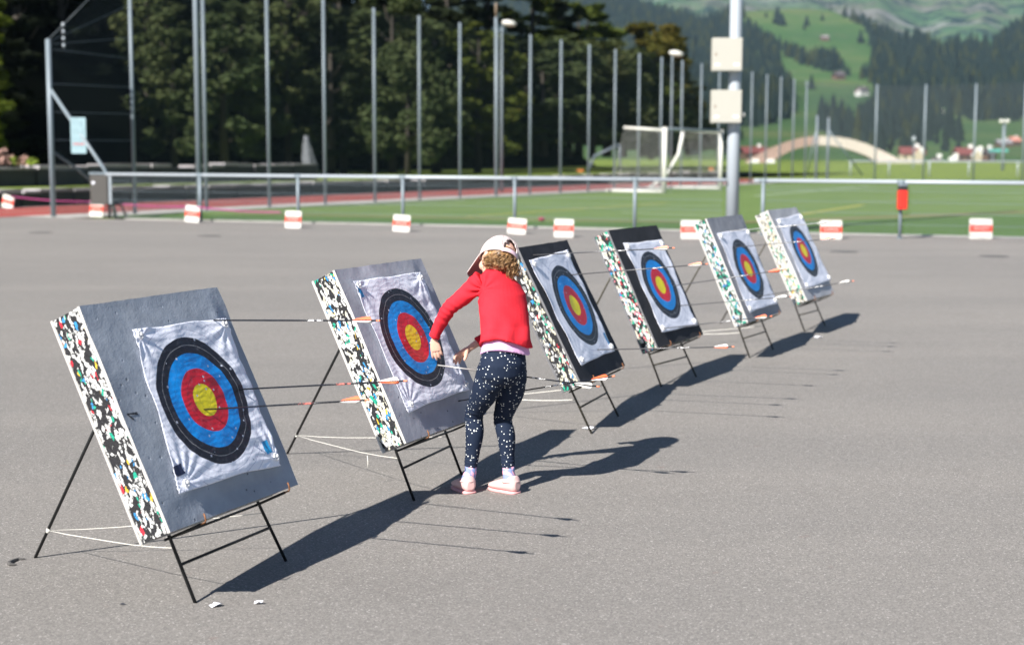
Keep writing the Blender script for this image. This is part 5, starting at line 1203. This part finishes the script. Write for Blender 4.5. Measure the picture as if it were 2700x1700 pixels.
Z6 = lambda pts: [(1600+x/2.189, y/2.189) for x, y in pts]
MEAD = [Z6([(790, 40), (1000, 50), (1250, 50), (1330, 75), (1400, 120), (1470, 150), (1520, 215), (1530, 330), (1440, 370), (1390, 360), (1350, 320), (1330, 270), (1280, 262), (1150, 262), (1060, 230), (900, 160), (850, 110), (790, 95)]),
        Z6([(380, -10), (720, -30), (750, 20), (690, 25), (600, 65), (540, 72), (480, 40)]),
        Z6([(980, 280), (1060, 345), (1160, 390), (1300, 425), (1430, 445), (1520, 480), (1565, 520), (1520, 560), (1420, 600), (1350, 605), (1210, 560), (1130, 520), (1090, 440), (1040, 400), (1000, 330)]),
        Z6([(800, 225), (870, 270), (900, 295), (830, 260)]),
        Z6([(760, 760), (860, 745), (1000, 700), (1130, 680), (1200, 740), (1330, 800), (1500, 860), (1560, 960), (760, 960)]),
        Z6([(1870, 590), (1960, 640), (2100, 695), (2250, 700), (2700, 720), (2700, 980), (2060, 980), (2110, 870), (2090, 800), (2010, 710), (1920, 660)]),
        Z6([(600, 905), (2700, 915), (2700, 990), (600, 990)]), Z6([(2110, 195), (2240, 195), (2240, 225), (2110, 225)]), Z6([(1060, 540), (1200, 520), (1230, 640), (1100, 640)])]
def inpoly(x, y, P_):
    c = False; j = len(P_)-1
    for i in range(len(P_)):
        if (P_[i][1] > y) != (P_[j][1] > y) and x < (P_[j][0]-P_[i][0])*(y-P_[i][1])/(P_[j][1]-P_[i][1])+P_[i][0]: c = not c
        j = i
    return c
def conifer_geom(r_, h, wd, tiers=4, n=7):
    vs = []; fs = []
    for k in range(tiers):
        z0 = h*(.06+.80*k/tiers); z1 = min(h, z0+h*(.46-.04*k)); rr = wd*(1-.78*k/tiers); b = len(vs); a0 = r_.uniform(0, 6)
        for j in range(n): a = a0+2*PI*j/n; q_ = rr*r_.uniform(.7, 1.25); vs.append((q_*math.cos(a), q_*math.sin(a), z0+r_.uniform(-.03, .03)*h))
        vs.append((r_.uniform(-.05, .05)*wd, r_.uniform(-.05, .05)*wd, z1)); fs += [(b+j, b+(j+1) % n, b+n) for j in range(n)]
    return vs, fs
r_ = random.Random(4); fm = MB(); cnt = 0
Y = 432.0
while Y > -58:
    D_ = Dof(Y); step = 4000*5.2/D_; X = 1150+r_.uniform(0, step)
    while X < 2960:
        x, y = X+r_.uniform(-.4, .4)*step, Y+r_.uniform(-.5, .5)*max(3.4, step*.35); X += step*r_.uniform(.7, 1.3)
        if y < ridge(x)+1 or (x < 1700 and y > 300) or y > 428: continue
        p = hill_pt(x, y); h = r_.uniform(11, 21)*(1 if y < 380 else .7); hp_ = h*4000/p.y
        if any(inpoly(x, y-hp_*k_, P_) for P_ in MEAD for k_ in (0, .45, .85)): continue
        vs, fs = conifer_geom(r_, h, h*r_.uniform(.16, .26), 3 if y < 250 else 4, 6)
        fm.add([(p.x+a, p.y+b, p.z+c-1) for a, b, c in vs], fs, 0 if r_.random() < .8 else 1); cnt += 1
    Y -= max(3.4, step*.34)
print('forest trees', cnt)
M['conifer2'] = mat_leaf('mixed_crowns', (.03, .042, .018), (.045, .055, .02), (.07, .065, .02))
for key in ('conifer', 'conifer2'): pass
tag(fm.build('hillside_forest', [M['conifer'], M['conifer2']]), 'dense dark conifer forest covering the hillside', None, None, 'stuff')
LT = [(2127, 62, 24, 'on the upper meadow, left of the middle'), (2168, 50, 16, 'on the upper meadow near its crest'), (2050, 52, 36, 'large dark one at the left end of the upper meadow'), (2062, 60, 26, 'right of the large dark tree on the upper meadow'), (2269, 105, 30, 'by the lower right rim of the upper meadow'),
      (2139, 226, 34, 'standing alone on the middle meadow'), (2020, 42, 14, 'small one beside the mast on the upper meadow'), (2120, 75, 14, 'small one below the meadow crest'),
      (2165, 305, 60, 'tall one left of three at the foot of the middle meadow'), (2197, 300, 58, 'tall middle one of three at the foot of the middle meadow'), (2218, 305, 50, 'right one of three at the foot of the middle meadow'), (2090, 240, 22, 'at the left of the middle meadow')]
for k, (X, Y, hp, lb) in enumerate(LT):
    p = hill_pt(X, Y+hp*.3); h = hp*p.y/4000*1.25; rr_ = random.Random(k); t = empty('fir_tree', p, 'dark fir '+lb, 'fir tree', 'single firs on the meadows'); mb = MB(); vs, fs = conifer_geom(rr_, h, h*(.27 if k not in (2, 3) else .4), 5, 9); mb.add(vs, fs); mb.build('crown', M['conifer'], t); mb = MB(); mb.tube([(0, 0, -1), (0, 0, h*.2)], h*.02, 6); mb.build('trunk', M['trunk'], t)

# ------------------------------------------------------------------ village and arch hall
def house(X, Y, wp, hp, wallm, roofm, lb, D_=None, deep=1.0, hill=True, gable=False, yaw=0.0, nwin=3):
    if hill: p = hill_pt(X, Y)
    else: p = ground(X, Y) if D_ is None else at(X, Y, D_)
    if not hill and D_ is not None: p.z = 0
    s = p.y/4000; W_, H_ = wp*s, hp*s; d = W_*deep; t = empty('chalet' if hill else 'house', p, lb, 'house', 'houses beyond the pitch', yaw)
    hw = H_*.5; mb = MB(); mb.box((-W_/2, -d/2, -1.5), (W_/2, d/2, hw))
    if gable: mb.add([(-W_/2, -d/2+.01, hw), (W_/2, -d/2+.01, hw), (0, -d/2+.01, H_*.97), (-W_/2, d/2-.01, hw), (W_/2, d/2-.01, hw), (0, d/2-.01, H_*.97)], [(0, 1, 2), (3, 5, 4), (0, 2, 5, 3), (1, 4, 5, 2)])
    mb.build('wall', wallm, t); o_ = W_*.07; rf = MB()
    if gable: pr = [(-W_/2-o_, hw-o_*.9), (0, H_), (W_/2+o_, hw-o_*.9), (W_/2+o_, hw-o_*.9+.25), (0, H_+.3), (-W_/2-o_, hw-o_*.9+.25)]; rf.loft([[(a, -d/2-o_, b) for a, b in pr], [(a, d/2+o_, b) for a, b in pr]])
    else: pr = [(-d/2-o_, hw-.1), (0, H_-.25), (d/2+o_, hw-.1), (d/2+o_, hw+.15), (0, H_), (-d/2-o_, hw+.15)]; rf.loft([[(-W_/2-o_, a, b) for a, b in pr], [(W_/2+o_, a, b) for a, b in pr]])
    r2 = rf.build('roof', roofm, t); ch = MB(); ch.box((W_*.15, -.3, H_*.7), (W_*.15+.8, .4, H_+.7)); ch.build('chimney', M['wall_white'], r2)
    for k in range(nwin):
        a = -W_/2+W_*(k+.5)/nwin; wn = MB(); wn.box((a-W_*.05, -d/2-.04, hw*.35), (a+W_*.05, -d/2-.003, hw*.8)); wn.build('window', M['window'], t)
house(2174, 107, 20, 13, M['wall_wood'], plain('faded_roof', (.22, .19, .18)), 'faint grey hut on the upper meadow'); house(2211, 210, 26, 20, M['wall_wood'], M['roof_dark'], 'dark wooden chalet on the middle meadow', yaw=.3)
house(2272, 252, 26, 22, M['wall_white'], M['roof_dark'], 'chalet with white gable beside the right end of the middle meadow', yaw=.5); house(2262, 254, 12, 18, M['wall_white'], M['roof_red'], 'white and red annex left of the white gabled chalet', gable=True, nwin=1)
house(2481, 302, 12, 14, M['wall_white'], M['roof_dark'], 'tiny white house at the top of the right meadow', nwin=1); house(2199, 318, 16, 14, M['wall_wood'], M['roof_dark'], 'dark house among firs above the arch')
house(1988, 421, 62, 34, M['wall_wood'], M['roof_red'], 'dark red roofed house behind the left foot of the arch', yaw=.1)
house(2403, 426, 58, 38, M['wall_cream'], M['roof_red'], 'cream house with red brown roof right of the arch', yaw=-.1); house(2421, 428, 17, 30, M['wall_cream'], M['wall_cream'], 'narrow cream gable at the right end of the arch', gable=True, nwin=1)
house(2545, 426, 52, 36, M['wall_wood'], M['roof_red'], 'red roofed house left of the yellow gable'); house(2575, 427, 20, 32, M['wall_cream'], M['wall_white'], 'small house with yellow cream gable', gable=True, nwin=1); house(2603, 426, 30, 34, M['wall_wood'], M['roof_dark'], 'dark brown house right of the yellow gable', yaw=.5)
house(2673, 385, 26, 24, M['wall_wood'], M['roof_pink'], 'house with pink roof on the right meadow', yaw=.3); house(2645, 388, 34, 20, M['wall_wood'], plain('grey_roof', (.30, .29, .30)), 'grey roofed barn left of the pink roof'); house(2512, 428, 16, 14, M['wall_white'], M['wall_white'], 'small white shed between the red roofs', nwin=1)
house(2468, 427, 20, 12, M['wall_cream'], M['roof_dark'], 'low pale shed right of the narrow cream gable', nwin=1)
p = at(2633, 428, 250); t = empty('awning', p, 'teal awning behind the double lamp post', 'awning'); s = p.y/4000
mb = MB(); mb.box((-18*s, -2, 27*s), (14*s, 2, 34*s)); mb.build('canopy', M['teal'], t)
for x in (-16, 12): mb = MB(); mb.tube([(x*s, 0, 0), (x*s, 0, 27*s)], .12, 6); mb.build('pole', M['galv'], t)
p = at(2644, 436, 150); t = empty('double_lamp', p, 'lamp post with two white lamp heads at the right', 'lamp post'); s = p.y/4000; h = top_z(p, 2644, 336)
mb = MB(); mb.tube([(0, 0, -1), (0, 0, h)], .16, 8); mb.build('pole', M['galv'], t, True)
for x in (-7, 7): mb = MB(); mb.ellip((x*s, 0, h+.1), [(7*s, 0, 0), (0, .4, 0), (0, 0, 6*s)], 12, 8); mb.build('lamp_head', M['white_paint'], t, True)
p = at(2408, 430, 170); t = empty('small_lamp', p, 'small dark lamp post in front of the red brown roof', 'lamp post'); h = top_z(p, 2408, 380); mb = MB(); mb.tube([(0, 0, -1), (0, 0, h)], .08, 6); mb.build('pole', M['galv'], t); mb = MB(); mb.ellip((0, 0, h), [(.25, 0, 0), (0, .25, 0), (0, 0, .3)], 10, 6); mb.build('lamp_head', M['galv_white'], t, True)
# arched hall roof
D_ = 262.0; s = D_/4000; cA = at(2150, 433, D_); t = empty('arched_hall', cA, 'wide low arched roof, pinkish on the left and cream on the right, beyond the pitch', 'arched building')
top_ = [(1962, 429), (1990, 412), (2030, 392), (2074, 374), (2115, 362.5), (2160, 359), (2200, 360), (2240, 366), (2285, 379), (2325, 397), (2352, 410), (2386, 429)]
bot_ = [(2032, 431), (2052, 415), (2078, 401), (2105, 391), (2130, 385), (2158, 382.5), (2190, 384), (2220, 389), (2253, 399), (2285, 411), (2300, 420), (2316, 431)]
dep = 9.0; mb = MB(); N = len(top_); V_ = []
for dy in (0, dep):
    for pts in (top_, bot_):
        for X, Y in pts: q_ = at(X, Y, D_)-cA; V_.append((q_.x+dy*.15, q_.y*0+dy, q_.z))
fs = []
for j in range(N-1):
    m_ = 0 if top_[j][0] < 2150 else 1
    fs += [((j, j+1, N+j+1, N+j), m_), ((2*N+j, 3*N+j, 3*N+j+1, 2*N+j+1), m_), ((j, 2*N+j, 2*N+j+1, j+1), m_), ((N+j, N+j+1, 3*N+j+1, 3*N+j), m_)]
fs += [((0, N, 3*N, 2*N), 0), ((N-1, 3*N-1, 4*N-1, 2*N-1), 1)]
mb.v = V_; mb.f = [f for f, m_ in fs]; mb.mi = [m_ for f, m_ in fs]
mb.build('arch_roof', [M['timber_pink'], M['timber_cream']], t)
for X, wd in ((1985, 30), (2028, 26)):
    q_ = at(X, 432, D_)-cA; mb = MB(); w2 = wd*s/2; mb.loft([[(q_.x-w2, -1.2, 0), (q_.x+w2, -1.2, 0), (q_.x+w2, 1.5, 0), (q_.x-w2, 1.5, 0)], [(q_.x-w2*.3, -1.2, 13*s), (q_.x+w2*.8, -1.2, 13*s), (q_.x+w2*.8, 1.5, 13*s), (q_.x-w2*.3, 1.5, 13*s)]]); mb.build('footing', M['wall_white'], t)
q0, q1 = at(2310, 432, D_)-cA, at(2430, 432, D_)-cA; mb = MB(); mb.box((q0.x, -1.5, -1), (q1.x, 3, 12*s)); mb.build('side_wall', M['timber_cream'], t)

# ------------------------------------------------------------------ air
hz = NT('haze_air'); hz.t.nodes.remove(hz.b); pv = hz.t.nodes.new('ShaderNodeVolumePrincipled')
pv.inputs['Color'].default_value = (.55, .78, 1, 1); pv.inputs['Density'].default_value = .00007; pv.inputs['Anisotropy'].default_value = .1
hz.t.links.new(pv.outputs[0], hz.out.inputs['Volume'])
mb = MB(); mb.box((-9500, -45, -3), (9500, 9500, 1600)); tag(mb.build('haze', hz.m), kind='stuff')
sc.cycles.volume_step_rate = 10; sc.cycles.volume_bounces = 0
